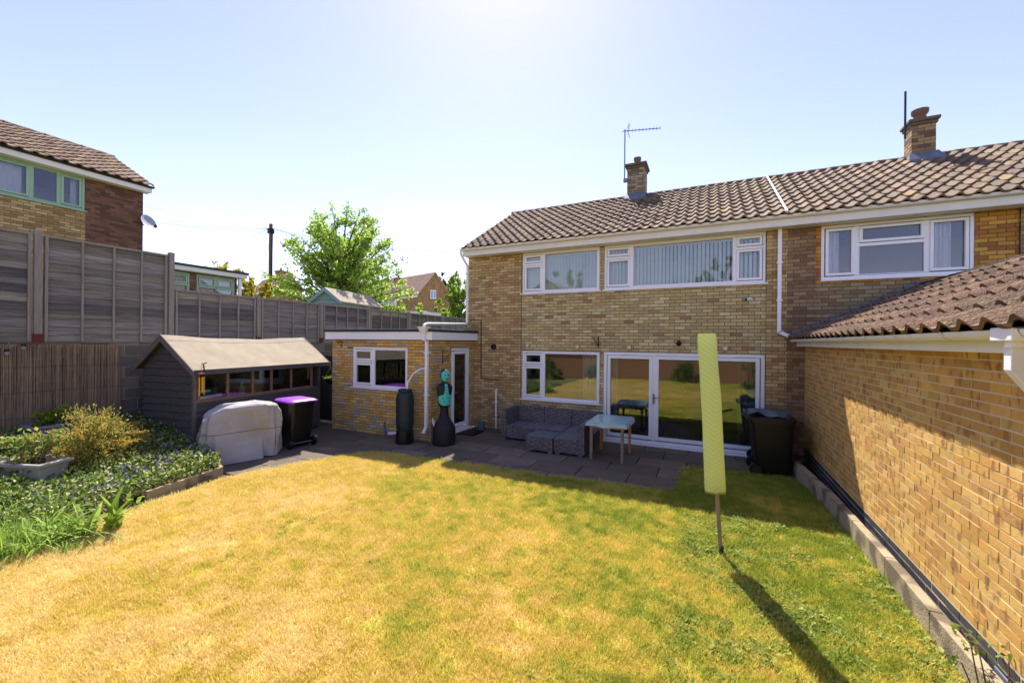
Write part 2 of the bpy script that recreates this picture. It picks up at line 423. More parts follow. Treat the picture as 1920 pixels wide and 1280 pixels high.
def gutter(p0, p1, out, parent, mat='upvc', r=.056, brackets=6, name='gutter'):
    """half-round gutter from p0 to p1 (centre of the rim), out = outward horizontal direction"""
    p0, p1, out = Vector(p0), Vector(p1), Vector(out)
    m = MB(); n = 9; vs = []; fs = []
    for rr in (r, r - .006):
        for p in (p0, p1):
            for k in range(n):
                w = math.pi * k / (n - 1); vs.append(p + out * (rr * math.cos(w)) - UP * (rr * math.sin(w)))
    for b in (0, 2 * n):
        for k in range(n - 1): fs.append((b + k, b + k + 1, b + n + k + 1, b + n + k))
    for k in (0, n - 1): fs.append((k, n + k, 3 * n + k, 2 * n + k))
    m.add(vs, fs); m.add([vs[k] for k in range(n)], [tuple(range(n))]); m.add([vs[n + k] for k in range(n)], [tuple(range(n))])
    g = m.build(name, mat, parent, smooth=True)
    d = (p1 - p0)
    for i in range(brackets):
        c = p0 + d * ((i + .5) / brackets); t = d.normalized() * .018; m = MB(); vs = []
        for q in (c - t, c + t):
            for k in range(n):
                w = math.pi * k / (n - 1); vs.append(q + out * ((r + .006) * math.cos(w)) - UP * ((r + .006) * math.sin(w) - .004))
        m.add(vs, [(k, k + 1, n + k + 1, n + k) for k in range(n - 1)]); m.build('gutter_bracket', mat, g, smooth=True)
    return g

def leaves(name, pts, size, mat, parent, cols, dirs=None, aspect=.5, bend=.15, kind=None, droop=0.0):
    N = len(pts); pts = np.asarray(pts, float); size = np.broadcast_to(np.asarray(size, float), (N,))
    d = rng.normal(size=(N, 3)) if dirs is None else np.asarray(dirs, float) + rng.normal(size=(N, 3)) * .45
    d[:, 2] -= droop
    d /= np.linalg.norm(d, axis=1, keepdims=True) + 1e-9
    r = rng.normal(size=(N, 3)); s = np.cross(d, r); s /= np.linalg.norm(s, axis=1, keepdims=True) + 1e-9
    nn = np.cross(s, d)
    l = size[:, None]; w = l * aspect * .5
    v = np.stack([pts, pts + d * l * .5 + s * w + nn * l * bend, pts + d * l, pts + d * l * .5 - s * w + nn * l * bend], 1).reshape(-1, 3)
    b = np.arange(N)[:, None] * 4
    f = np.concatenate([b + np.array([[0, 1, 2]]), b + np.array([[0, 2, 3]])], 1).reshape(-1)
    me = bpy.data.meshes.new(name); me.vertices.add(4 * N); me.vertices.foreach_set('co', v.astype(np.float32).ravel())
    me.loops.add(6 * N); me.loops.foreach_set('vertex_index', f.astype(np.int32))
    me.polygons.add(2 * N); me.polygons.foreach_set('loop_start', np.arange(0, 6 * N, 3, dtype=np.int32))
    me.update(calc_edges=True)
    cols = np.asarray(cols, float); ci = cols[rng.integers(0, len(cols), N)] * rng.uniform(.72, 1.2, (N, 1))
    ca = np.ones((N, 4, 4), np.float32); ca[:, :, :3] = np.clip(ci, 0, 1)[:, None, :]
    at = me.color_attributes.new('Col', 'FLOAT_COLOR', 'POINT'); at.data.foreach_set('color', ca.ravel())
    me.materials.append(MATS[mat]); o = bpy.data.objects.new(name, me); place(o, parent)
    if kind: o['kind'] = kind
    return o
def L3(*cs): return [lin(c) for c in cs]
# ================================================================== THE SETTING
def sheet(name, poly, z, mat, label=None, kind='structure'):
    m = MB(); m.add([(x, y, z) for x, y in poly], [tuple(range(len(poly)))])
    o = m.build(name, mat); o['kind'] = kind; return o
sheet('ground', [(-600, -600), (600, -600), (600, 600), (-600, 600)], -.09, 'far_ground')
mb = MB(); mb.box((-500, -60, 1.2), (-11.12, 500, 2.24)); t = mb.build('upper_terrain', 'far_ground'); t['kind'] = 'structure'
mb = MB(); mb.box((-11.12, 17.9, 1.2), (-6.9, 500, 2.0)); t = mb.build('upper_terrain', 'far_ground'); t['kind'] = 'structure'

LAWN = [(1.68, -7), (1.68, 3.0), (1.66, 5.2), (1.61, 6.8), (1.43, 8.72), (.4, 8.72), (-.33, 8.55), (-.44, 7.02), (-2.0, 6.92), (-4.6, 6.78), (-5.6, 6.74),
        (-6.15, 6.68), (-6.5, 6.5), (-6.75, 6.1), (-7.05, 5.4), (-7.42, 4.4), (-7.30, 3.3), (-7.2, 2.6), (-7.1, 1.6), (-7.1, -7)]
BED = [(-7.66, 4.3), (-7.42, 3.1), (-7.3, 2.4), (-7.2, 1.5), (-7.1, -1.5), (-10.93, -1.5), (-10.93, 4.75), (-10.6, 4.75), (-9.3, 4.55), (-8.6, 4.5), (-8.0, 4.45)]
def inside(p, poly):
    x, y = p[0], p[1]; c = False; n = len(poly)
    for i in range(n):
        x0, y0 = poly[i]; x1, y1 = poly[(i + 1) % n]
        if (y0 > y) != (y1 > y) and x < (x1 - x0) * (y - y0) / (y1 - y0) + x0: c = not c
    return c
sheet('patio_bed', [(-11.05, 4.0), (1.76, 4.0), (1.76, 10.05), (-11.05, 10.05)], -.035, 'soil')

# lawn with dry / green patches given by the turf itself
def turf(name, dark=1.0, transl=.35, rough=.8):
    m = bpy.data.materials.new(name); m.use_nodes = True; nt = m.node_tree; n = nt.nodes; L = nt.links; n.clear()
    out = n.new('ShaderNodeOutputMaterial'); g = n.new('ShaderNodeNewGeometry'); sp = n.new('ShaderNodeSeparateXYZ'); L.new(g.outputs['Position'], sp.inputs[0])
    mp = n.new('ShaderNodeMapping'); mp.inputs['Scale'].default_value = (1, 1, 0); L.new(g.outputs['Position'], mp.inputs['Vector'])
    def noise(s, d, o=0.0):
        q = n.new('ShaderNodeTexNoise'); q.inputs['Scale'].default_value = s; q.inputs['Detail'].default_value = d; L.new(mp.outputs[0], q.inputs['Vector']); return q.outputs['Fac']
    def math_(op, a, b):
        q = n.new('ShaderNodeMath'); q.operation = op
        for i, v in enumerate((a, b)):
            if isinstance(v, (int, float)): q.inputs[i].default_value = v
            else: L.new(v, q.inputs[i])
        return q.outputs[0]
    # dryness: more towards the middle/left, greener along the right edge and near the house
    gx = math_('MULTIPLY', sp.outputs['X'], -.06); gy = math_('MULTIPLY', math_('MAXIMUM', sp.outputs['Y'], math_('MULTIPLY', sp.outputs['Y'], -.9)), -.055)
    base = math_('ADD', math_('ADD', gx, gy), .64)
    v = math_('ADD', base, math_('MULTIPLY', math_('SUBTRACT', noise(.8, 4), .5), 1.3))
    v = math_('ADD', v, math_('MULTIPLY', math_('SUBTRACT', noise(5, 3), .5), 1.1))
    v = math_('ADD', v, math_('MULTIPLY', math_('SUBTRACT', noise(60, 2), .5), 1.15))
    cr = n.new('ShaderNodeValToRGB'); e = cr.color_ramp.elements
    e[0].position = .18; e[0].color = (*[x * dark for x in lin((152, 164, 66))], 1)
    e[1].position = .95; e[1].color = (*[x * dark for x in lin((238, 216, 150))], 1)
    k = e.new(.42); k.color = (*[x * dark for x in lin((206, 198, 92))], 1)
    k = e.new(.66); k.color = (*[x * dark for x in lin((226, 203, 108))], 1)
    L.new(v, cr.inputs['Fac'])
    d = n.new('ShaderNodeBsdfDiffuse'); L.new(cr.outputs[0], d.inputs['Color']); sh = d.outputs[0]
    if transl:
        tr = n.new('ShaderNodeBsdfTranslucent'); L.new(cr.outputs[0], tr.inputs['Color']); ms = n.new('ShaderNodeMixShader'); ms.inputs[0].default_value = transl
        L.new(sh, ms.inputs[1]); L.new(tr.outputs[0], ms.inputs[2]); sh = ms.outputs[0]
    L.new(sh, out.inputs['Surface']); MATS[name] = m
turf('turf_ground', .68, 0); turf('turf_blade', 1.0, .38)
lawn = sheet('lawn', LAWN, .006, 'turf_ground')

# grass blades: clumps spread over the lawn with geometry nodes
hid = bpy.data.collections.new('grass_clumps')
for k in range(7):
    m = MB(); R = random.Random(40 + k)
    for i in range(95):
        x, y = R.gauss(0, .06), R.gauss(0, .06); a = R.uniform(0, 6.28); h = R.uniform(.014, .052) * (1.3 if k == 0 else 1); w = R.uniform(.0016, .0034)
        lean = R.uniform(.1, 1.0) * h; lx, ly = math.cos(a) * lean, math.sin(a) * lean; sx, sy = -math.sin(a) * w, math.cos(a) * w
        b = R.uniform(0, 6.28); sx, sy = math.cos(b) * w, math.sin(b) * w
        m.add([(x - sx, y - sy, 0), (x + sx, y + sy, 0), (x + lx * .5 + sx * .8, y + ly * .5 + sy * .8, h * .65), (x + lx * .5 - sx * .8, y + ly * .5 - sy * .8, h * .65), (x + lx, y + ly, h)],
              [(0, 1, 2, 3), (3, 2, 4)])
    me = m.mesh('clump'); me.materials.append(MATS['turf_blade']); hid.objects.link(bpy.data.objects.new('grass_clump', me))
weed = bpy.data.collections.new('weed_rosettes')
M('weed', (140, 156, 62), .6, .25, 8, transl=.4); M('weed_pale', (168, 180, 96), .6, .2, 8, transl=.4)
for k in range(4):
    m = MB(); R = random.Random(90 + k)
    for i in range(16):
        a = R.uniform(0, 6.28); l = R.uniform(.02, .055); w = l * R.uniform(.22, .4); h = R.uniform(.01, .04); ox, oy = R.gauss(0, .035), R.gauss(0, .035)
        c, s = math.cos(a), math.sin(a)
        m.add([(ox, oy, .004), (ox + c * l * .6 - s * w, oy + s * l * .6 + c * w, h), (ox + c * l, oy + s * l, h * .9), (ox + c * l * .6 + s * w, oy + s * l * .6 - c * w, h * 1.1)], [(0, 1, 2), (0, 2, 3)])
    me = m.mesh('rosette'); me.materials.append(MATS['weed' if k % 2 else 'weed_pale']); weed.objects.link(bpy.data.objects.new('weed_rosette', me))
def scatter(name, poly, coll, dens, smin, smax, z=.008, seed=0, thin=None):
    m = MB(); m.add([(x, y, z) for x, y in poly], [tuple(range(len(poly)))])
    o = m.build(name, 'turf_ground'); o['kind'] = 'stuff'
    ng = bpy.data.node_groups.new(name + '_nodes', 'GeometryNodeTree')
    ng.interface.new_socket('Geometry', in_out='INPUT', socket_type='NodeSocketGeometry'); ng.interface.new_socket('Geometry', in_out='OUTPUT', socket_type='NodeSocketGeometry')
    N = ng.nodes; K = ng.links
    gi = N.new('NodeGroupInput'); go = N.new('NodeGroupOutput'); dp = N.new('GeometryNodeDistributePointsOnFaces'); ip = N.new('GeometryNodeInstanceOnPoints'); ci = N.new('GeometryNodeCollectionInfo')
    ci.inputs['Collection'].default_value = coll; ci.inputs['Separate Children'].default_value = True; ci.inputs['Reset Children'].default_value = True
    dp.inputs['Density'].default_value = dens; dp.inputs['Seed'].default_value = seed
    if thin:
        pos = N.new('GeometryNodeInputPosition'); nz = N.new('ShaderNodeTexNoise'); nz.inputs['Scale'].default_value = thin[0]; K.new(pos.outputs[0], nz.inputs['Vector'])
        mr = N.new('ShaderNodeMapRange'); mr.inputs['From Min'].default_value = thin[1]; mr.inputs['From Max'].default_value = thin[2]; mr.inputs['To Max'].default_value = dens
        K.new(nz.outputs['Fac'], mr.inputs['Value'])
        # distribution density needs a face field: subdivide the sheet first
        sb = N.new('GeometryNodeSubdivideMesh'); sb.inputs['Level'].default_value = 7
        tri = N.new('GeometryNodeTriangulate'); K.new(gi.outputs[0], tri.inputs[0]); K.new(tri.outputs[0], sb.inputs[0]); K.new(sb.outputs[0], dp.inputs['Mesh']); K.new(mr.outputs[0], dp.inputs['Density'])
    else: K.new(gi.outputs[0], dp.inputs['Mesh'])
    K.new(dp.outputs['Points'], ip.inputs['Points']); K.new(ci.outputs[0], ip.inputs['Instance']); ip.inputs['Pick Instance'].default_value = True
    rv = N.new('FunctionNodeRandomValue'); rv.data_type = 'FLOAT_VECTOR'; rv.inputs[1].default_value = (.15, .15, 6.28); rv.inputs[0].default_value = (-.15, -.15, 0); K.new(rv.outputs[0], ip.inputs['Rotation'])
    rs = N.new('FunctionNodeRandomValue'); rs.data_type = 'FLOAT'; rs.inputs[2].default_value = smin; rs.inputs[3].default_value = smax; K.new(rs.outputs[1], ip.inputs['Scale'])
    K.new(ip.outputs[0], go.inputs[0])
    o['label'] = {'grass': 'short dry grass blades of the lawn', 'lawn_weeds': 'low leafy weeds in the lawn'}[name]
    md = o.modifiers.new('scatter', 'NODES'); md.node_group = ng
    return o
GL = [(1.66, .8), (1.66, 3.0), (1.64, 5.2), (1.59, 6.8), (1.42, 8.66), (.4, 8.67), (-.32, 8.52), (-.42, 7.0), (-2.0, 6.90), (-4.6, 6.75), (-5.6, 6.71), (-6.12, 6.65), (-6.47, 6.47), (-6.72, 6.08), (-7.02, 5.4), (-7.38, 4.4),
      (-7.27, 3.3), (-7.16, 2.6), (-7.06, 1.6), (-7.06, .8)]
scatter('grass', GL, hid, 300, .6, 1.2, seed=3)
scatter('grass', [(1.66, -6.9), (1.66, .8), (-7.06, .8), (-7.06, -6.9)], hid, 90, .9, 1.6, seed=4)
scatter('lawn_weeds', [(1.64, .8), (1.64, 5.2), (1.56, 6.6), (-.2, 6.4), (-.3, .8)], weed, 300, .7, 1.3, seed=5, thin=(1.3, .40, .66))
scatter('lawn_weeds', [(-.3, .8), (-.2, 6.4), (-6.0, 6.3), (-6.9, 4.4), (-6.5, 1.6)], weed, 10, .6, 1.2, seed=9, thin=(.9, .52, .75))

# patio slabs
patio = thing('patio', (-2, 8, 0), 'weathered grey concrete slab patio behind the brick house', 'patio'); del patio['category']; patio['kind'] = 'structure'
SL = L3((120, 104, 84), (112, 98, 80), (126, 110, 90), (108, 94, 78))
slabm = []
for k in range(8):
    m = MB(); c = jit(random.choice(SL), .08); m.box((-.295, -.44, -.03), (.295, .44, 0), c); me = m.mesh('slab'); me.materials.append(MATS['slab']); slabm.append(me)
    m = MB(); m.box((-.295, -.295, -.03), (.295, .295, 0), c); me = m.mesh('slab'); me.materials.append(MATS['slab']); slabm.append(me)
def slab_field(x0, x1, y0, y1, dx, dy, big, test):
    k = 0; y = y0
    row = 0
    while y < y1 - .05:
        x = x0 - (dx / 2 if row % 2 else 0)
        while x < x1 - .05:
            cx_, cy_ = x + dx / 2, y + dy / 2
            if test(cx_, cy_):
                o = bpy.data.objects.new('slab', slabm[random.randrange(8) * 2 + (0 if big else 1)]); COLL.objects.link(o); o.parent = patio
                o.location = Vector((cx_, cy_, random.uniform(-.006, .0))) - patio.location
                o.rotation_euler = (random.uniform(-.006, .006), random.uniform(-.006, .006), math.pi / 2 if big else 0)
            x += dx
        y += dy; row += 1
def patio_ok(x, y):
    corners = [(x + a, y + b) for a in (-.4, .4) for b in (-.28, .28)]
    if all(inside(c, LAWN) for c in corners) : return False
    if x > 1.6 or x + .42 > 1.78: return False
    if -9.25 < x < -5.6 and y > 8.25: return False
    if inside((x, y), BED) and inside((x + .2, y), BED): return False
    return y < 9.95
slab_field(-10.7, 1.4, 6.55, 10.0, .9, .6, True, lambda x, y: patio_ok(x, y))
slab_field(-9.9, -6.4, 4.45, 6.5, .6, .6, False, lambda x, y: patio_ok(x, y))
slab_field(-7.95, -6.9, 2.6, 4.4, .6, .6, False, lambda x, y: not inside((x + .12, y), LAWN) and not inside((x - .1, y), BED))

# ================================================================== THE BRICK HOUSE
BUFF = L3((202, 182, 130), (192, 172, 120), (208, 184, 128), (180, 163, 118), (196, 172, 116), (214, 196, 148))
BUFFW = BUFF * 6 + L3((172, 132, 92), (164, 126, 92), (188, 150, 106))
PIER = L3((192, 160, 108), (180, 146, 96), (198, 172, 120), (168, 132, 90), (204, 182, 134), (184, 150, 100))
house = thing('brick_house', (-2.35, 10, 0), 'buff brick house with a long upstairs window, patio doors and brown tiled roof', 'house')
fw_, fp_ = Plane('-y', 10.0), Plane('-y', 10.035)
brick_wall(fw_, -6.14, -4.49, 0, 4.80, [], PIER, 'brick_buff', 'mortar_brown', house, seed=11, ind=300)
mb = MB(); mb.quad((-4.49, 10.0, 0), (-4.49, 10.04, 0), (-4.49, 10.04, 4.8), (-4.49, 10.0, 4.8)); mb.quad((1.11, 10.0, 0), (1.11, 10.04, 0), (1.11, 10.04, 4.8), (1.11, 10.0, 4.8)); mb.build('pier_return', 'mortar_dark', house)
W1 = (-4.47, -2.40, 3.67, 4.74); W2 = (-2.28, 1.10, 3.67, 4.74); GW = (-4.46, -2.38, .88, 2.15); PDR = (-2.28, 1.10, .03, 2.16)
brick_wall(fp_, -4.49, 1.11, 0, 4.80, [W1, W2, GW, PDR], BUFFW, 'brick_buff', 'mortar_brown', house, seed=12, ind=300)
brick_wall(fw_, 1.11, 1.47, 0, 4.80, [], PIER, 'brick_buff', 'mortar_brown', house, seed=13, ind=100)
# other walls close the body of the house
mb = MB(); mb.box((-6.14, 15.35, 0), (1.4, 15.6, 4.8)); mb.build('rear_wall', 'far_brick', house)
mb = MB(); mb.add([(-6.135, 10.02, 0), (-6.135, 15.6, 0), (-6.135, 15.6, 4.8), (-6.135, 12.8, 6.7), (-6.135, 10.02, 4.8)], [(0, 1, 2, 3, 4)]); mb.build('gable_wall', 'far_brick', house)
mb = MB(); mb.box((-6.1, 10.2, .02), (1.4, 14.2, .05)); mb.build('carpet', 'carpet', house)
mb = MB(); mb.box((-6.1, 10.2, 2.42), (1.4, 15.3, 2.6)); mb.box((-6.1, 14.2, .05), (1.4, 14.3, 2.42)); mb.box((1.36, 10.14, .05), (1.40, 14.2, 4.8)); mb.box((-2.35, 10.16, .05), (-2.27, 12.0, 2.42)); mb.box((-6.1, 13.0, 2.6), (1.4, 13.1, 4.8)); mb.build('inner_wall', 'room_wall', house)

# windows
def blinds(win, a0, a1, b0, b1, fr, c=.13, w=.089, n=None, ang=.8, closed=1.0):
    n = int((a1 - a0) / (w * .93)); st = (a1 - a0) / n
    me = None
    for i in range(n):
        a = a0 + st * (i + .5); an = ang + random.uniform(-.06, .06); dx, dy = math.cos(an) * w / 2, math.sin(an) * w / 2
        m = MB(); p = [fr.p(a - dx, 0, c - dy), fr.p(a, 0, c + .006), fr.p(a + dx, 0, c + dy)]
        vs = [q + UP * b0 for q in p] + [q + UP * b1 for q in p]
        m.add(vs, [(0, 1, 4, 3), (1, 2, 5, 4)]); m.build('blind_slat', 'blind', win)
    m = MB(); fr.box(m, a0, a1, b1 - .03, b1 + .01, c - .03, c + .03); m.build('blind_rail', 'upvc', win)
def curtain(win, fr, a0, a1, b0, b1, c=.16, mat='curtain', waves=5, amp=.025):
    m = MB(); n = waves * 8; vs = []
    for z in (b0, b1):
        for i in range(n + 1):
            a = a0 + (a1 - a0) * i / n; vs.append(fr.p(a, z, c + amp * math.sin(i / 8 * 6.28) + .008 * math.sin(i * 1.7)))
    m.add(vs, [(i, i + 1, n + 2 + i, n + 1 + i) for i in range(n)]); m.build('curtain', mat, win, smooth=True, angle=80)
def casement(a0, a1, b0, b1, cols, fr, parent, fw=.055, gap=.05, **k):
    """cols: list of (a_left, a_right, [splits or None], sash flag)"""
    panes = []
    for (x0, x1, splits, sh) in cols:
        zs = [b0 + fw] + [z for z in splits] + [b1 - fw]
        for i in range(len(zs) - 1):
            lo = zs[i] + (gap / 2 if i else 0); hi = zs[i + 1] - (gap / 2 if i < len(zs) - 2 else 0)
            panes.append((x0, x1, lo, hi, sh))
    return window(fr, a0, a1, b0, b1, panes, parent, fw=fw, **k)
g2 = .02
w = casement(*W1, [(-4.415, -3.90, [4.43], True), (-3.85, -2.455, [], False)], fp_, house, glass='glass_up')
blinds(w, -4.40, -2.45, 3.72, 4.66, fp_)
w = casement(*W2, [(-2.225, -1.66, [4.43], True), (-1.61, .50, [], False), (.55, 1.045, [4.43], True)], fp_, house, glass='glass_up')
blinds(w, -2.22, 1.04, 3.72, 4.66, fp_)
w = casement(*GW, [(-4.405, -3.88, [1.77], True), (-3.83, -2.435, [], False)], fp_, house, glass='glass_strong')
curtain(w, fp_, -2.85, -2.45, .95, 2.1, .2)
# patio doors
w = window(fp_, *PDR, [(-2.2, -1.13, .12, 2.09, True), (-1.09, .02, .12, 2.09, True), (.06, 1.02, .12, 2.09, True)], house, fw=.075, sash=.075, sill=False, glass='glass_strong', name='patio_door')
mb = MB(); fp_.box(mb, -2.3, 1.12, -.005, .028, -.09, .1); mb.build('threshold', 'upvc', w, bev=.004)
for xx in (-1.72, .72):
    mb = MB(); fp_.box(mb, xx - .2, xx + .2, 2.105, 2.125, -.012, .02); mb.build('trickle_vent', 'upvc', w)
mb = MB(); fp_.box(mb, -1.125, -1.095, .98, 1.2, -.03, -.005); mb.tube([fp_.p(-1.11, 1.12, -.03), fp_.p(-1.11, 1.12, -.06), fp_.p(-1.0, 1.12, -.06)], .009, 6); mb.build('handle', 'metal_grey', w)
curtain(w, fp_, .62, 1.05, .12, 2.1, .3, 'curtain_grey', 4, .04)
curtain(w, fp_, -2.22, -1.98, .12, 2.1, .3, 'curtain', 3, .04)

# eaves, gutter, roof
mb = MB(); mb.box((-6.16, 9.70, 4.735), (1.399, 9.725, 4.92)); mb.build('fascia', 'upvc_old', house)
mb = MB(); mb.box((-6.16, 9.727, 4.745), (1.399, 10.02, 4.765)); mb.build('soffit', 'upvc_old', house)
mb = MB(); mb.box((-4.47, 9.985, 4.742), (1.10, 10.06, 4.80)); mb.build('head_trim', 'upvc_old', house)
gutter((-6.18, 9.645, 4.925), (1.40, 9.645, 4.935), (0, -1, 0), house, brackets=8)
TILE = L3((122, 101, 80), (130, 108, 86), (110, 90, 72), (140, 118, 94), (124, 104, 84))
RS = Vector((0, 3.2, 1.865)).normalized()
def gable_roof(parent, x0, x1, nx, ny, nmax=300, seed=5):
    m = MB(); m.add([(x0, 9.64, 4.88), (x1, 9.64, 4.88), (x1, 12.8, 6.73), (x0, 12.8, 6.73), (x0, 15.96, 4.88), (x1, 15.96, 4.88)], [(0, 1, 2, 3), (3, 2, 5, 4)])
    r = m.build('roof', 'roof_deck', parent)
    roof_tiles((x0, 9.58, 4.905), (1, 0, 0), RS, nx, ny, (x1 - x0) / nx, .336, 'tile_brown', TILE, r, ind=nmax, seed=seed)
    k = int((x1 - x0) / .45); st = (x1 - x0) / k
    for i in range(k):
        m = MB(); vs = []; n = 7
        for xx, q in ((x0 + st * i, 1.0), (x0 + st * (i + 1) + .03, .9)):
            for j in range(n):
                a = math.pi * (j / (n - 1)); vs.append((xx, 12.8 - .13 * math.cos(a) * q, 6.74 + .12 * math.sin(a) * q))
        m.add(vs, [(j, j + 1, n + j + 1, n + j) for j in range(n - 1)] + [tuple(range(n))]); m.build('ridge_tile', 'ridge', r, smooth=True)
    return r
rf = gable_roof(house, -6.1, 1.4, 33, 11, seed=5)
mb = MB()
p0, p1 = Vector((-6.13, 9.60, 4.86)), Vector((-6.13, 12.8, 6.72))
mb.hexa([p0 + Vector((-.012, 0, 0)), p0 + Vector((.02, 0, 0)), p1 + Vector((.02, 0, 0)), p1 + Vector((-.012, 0, 0))], [q + UP * .10 for q in (p0 + Vector((-.012, 0, 0)), p0 + Vector((.02, 0, 0)), p1 + Vector((.02, 0, 0)), p1 + Vector((-.012, 0, 0)))])
mb.build('verge_trim', 'upvc_old', rf)
mb = MB(); q0, q1 = Vector((1.40, 9.58, 4.965)), Vector((1.40, 12.78, 6.83))
mb.hexa([q0 + Vector((-.02, 0, 0)), q0 + Vector((.02, 0, 0)), q1 + Vector((.02, 0, 0)), q1 + Vector((-.02, 0, 0))], [q + UP * .045 for q in (q0 + Vector((-.02, 0, 0)), q0 + Vector((.02, 0, 0)), q1 + Vector((.02, 0, 0)), q1 + Vector((-.02, 0, 0)))])
mb.build('party_strip', 'upvc_old', rf)

def chimney(parent, x0, x1, y0, y1, z0, z1, seed, pal, capd=.07, potr=.11):
    for fr, a0, a1 in ((Plane('-y', y0), x0, x1), (Plane('-x', x0), y0, y1), (Plane('+x', x1), y0, y1)):
        brick_wall(fr, a0, a1, z0, z1, [], pal, 'brick_buff', 'mortar_brown', parent, ind=60, seed=seed, wname='chimney_face')
    mb = MB(); mb.box((x0 + .01, y0 + .01, z1), (x1 - .01, y1 - .01, z1 + .01)); mb.box((x0, y1 - .01, z0), (x1, y1, z1)); mb.build('chimney_back', 'far_brick', parent)
    mb = MB(); mb.box((x0 - capd * .5, y0 - capd * .5, z1 - .07), (x1 + capd * .5, y1 + capd * .5, z1 + .002)); mb.hexa([(x0 - capd, y0 - capd, z1 + .002), (x1 + capd, y0 - capd, z1 + .002), (x1 + capd, y1 + capd, z1 + .002), (x0 - capd, y1 + capd, z1 + .002)], [(x0 - capd, y0 - capd, z1 + .075), (x1 + capd, y0 - capd, z1 + .075), (x1 + capd, y1 + capd, z1 + .075), (x0 - capd, y1 + capd, z1 + .075)])
    mb.build('chimney_cap', 'cap_dark', parent, bev=.015)
    cx_, cy_ = (x0 + x1) / 2, (y0 + y1) / 2; zc = z1 + .075
    mb = MB(); mb.loft([(zc, cx_, cy_, potr, potr), (zc + .14, cx_, cy_, potr * .9, potr * .9), (zc + .19, cx_, cy_, potr * 1.25, potr * 1.25), (zc + .27, cx_, cy_, potr * 1.3, potr * 1.3), (zc + .28, cx_, cy_, potr * .9, potr * .9)], 16)
    mb.build('chimney_pot', 'pot_clay', parent, smooth=True)
CH = L3((168, 150, 120), (150, 132, 106), (134, 120, 98), (176, 158, 126), (120, 108, 92))
a_, b_ = PY(1176, 350, 12.5), PY(1208, 350, 12.5)
ct = PY(1190, 306, 12.5).z
chimney(house, a_.x, b_.x, 12.5, 13.1, 6.35, ct - .08, 21, CH, potr=.085)
mb = MB(); zf = 4.905 + (12.5 - 9.58) * 1.865 / 3.2
mb.hexa([(a_.x - .06, 12.33, zf - .06), (b_.x + .06, 12.33, zf - .06), (b_.x + .06, 12.5, zf + .03), (a_.x - .06, 12.5, zf + .03)], [(a_.x - .06, 12.33, zf + .015), (b_.x + .06, 12.33, zf + .015), (b_.x + .03, 12.485, zf + .20), (a_.x - .03, 12.485, zf + .20)]); mb.build('lead_flashing', 'lead', house)

# downpipe at the left corner, over the flat roof to the hopper
mb = MB(); X0 = -6.17
mb.tube([(X0, 9.645, 4.87), (X0 + .0, 9.66, 4.78), (X0 + .03, 9.82, 4.60), (X0 + .03, 9.94, 4.52), (X0 + .03, 9.945, 4.4), (X0 + .03, 9.945, 2.90)], .034, 10)
dp = mb.build('downpipe', 'upvc', house, smooth=True)
for z in (4.3, 3.55):
    mb = MB(); mb.box((X0 - .03, 9.90, z - .015), (X0 + .10, 9.995, z + .015)); mb.build('pipe_clip', 'upvc', dp)
mb = MB(); hp = Vector((-6.03, 7.86, 2.72))
mb.tube([(X0 + .03, 9.945, 2.93), (X0 + .05, 9.90, 2.86), (hp.x, hp.y + .12, 2.79), (hp.x, hp.y, 2.76), (hp.x, hp.y, 2.70)], .036, 10); mb.build('branch_pipe', 'upvc_old', house, smooth=True)
# brown pipe and clips on the wall
mb = MB(); pts = [PY(880, 600, 9.975), PY(902, 600, 9.975), PY(902, 709, 9.975), PY(935, 713, 9.975)]
mb.tube(pts, .014, 6); mb.build('service_pipe', 'pipe_brown', house)
pv = PY(926, 650, 9.99); mb = MB(); mb.tube([pv, pv + Vector((0, -.05, 0))], .075, 16); mb.tube([pv + Vector((0, -.051, 0)), pv + Vector((0, -.06, 0))], .05, 16); mb.build('wall_vent', 'iron_black', house, smooth=True)
pa, pb = PY(930, 730, 9.93), PY(930, 800, 9.93); mb = MB(); mb.tube([(pa.x, 10.0, pa.z), (pa.x, 9.95, pa.z), (pa.x, 9.93, pa.z - .03), (pb.x, 9.93, .02)], .024, 8); wp = mb.build('waste_pipe', 'upvc', house, smooth=True)
for z in (.75, .38):
    mb = MB(); mb.box((pa.x - .03, 9.91, z - .012), (pa.x + .045, 9.995, z + .012)); mb.build('pipe_clip', 'upvc', wp)
# downpipe between the two houses
pd0 = 1.33; mb = MB(); mb.box((pd0 - .034, 9.915, 2.62), (pd0 + .034, 9.983, 4.74))
mb.hexa([(pd0 - .034, 9.915, 2.62), (pd0 + .034, 9.915, 2.65), (pd0 + .034, 9.98, 2.65), (pd0 - .034, 9.98, 2.62)][::-1], [(1.60, 9.915, 2.46), (1.62, 9.915, 2.53), (1.62, 9.98, 2.53), (1.60, 9.98, 2.46)][::-1])
dp = mb.build('downpipe', 'upvc', house)
for z in (4.05, 3.28):
    mb = MB(); mb.box((pd0 - .055, 9.905, z - .014), (pd0 + .055, 9.995, z + .014)); mb.build('pipe_clip', 'upvc', dp)

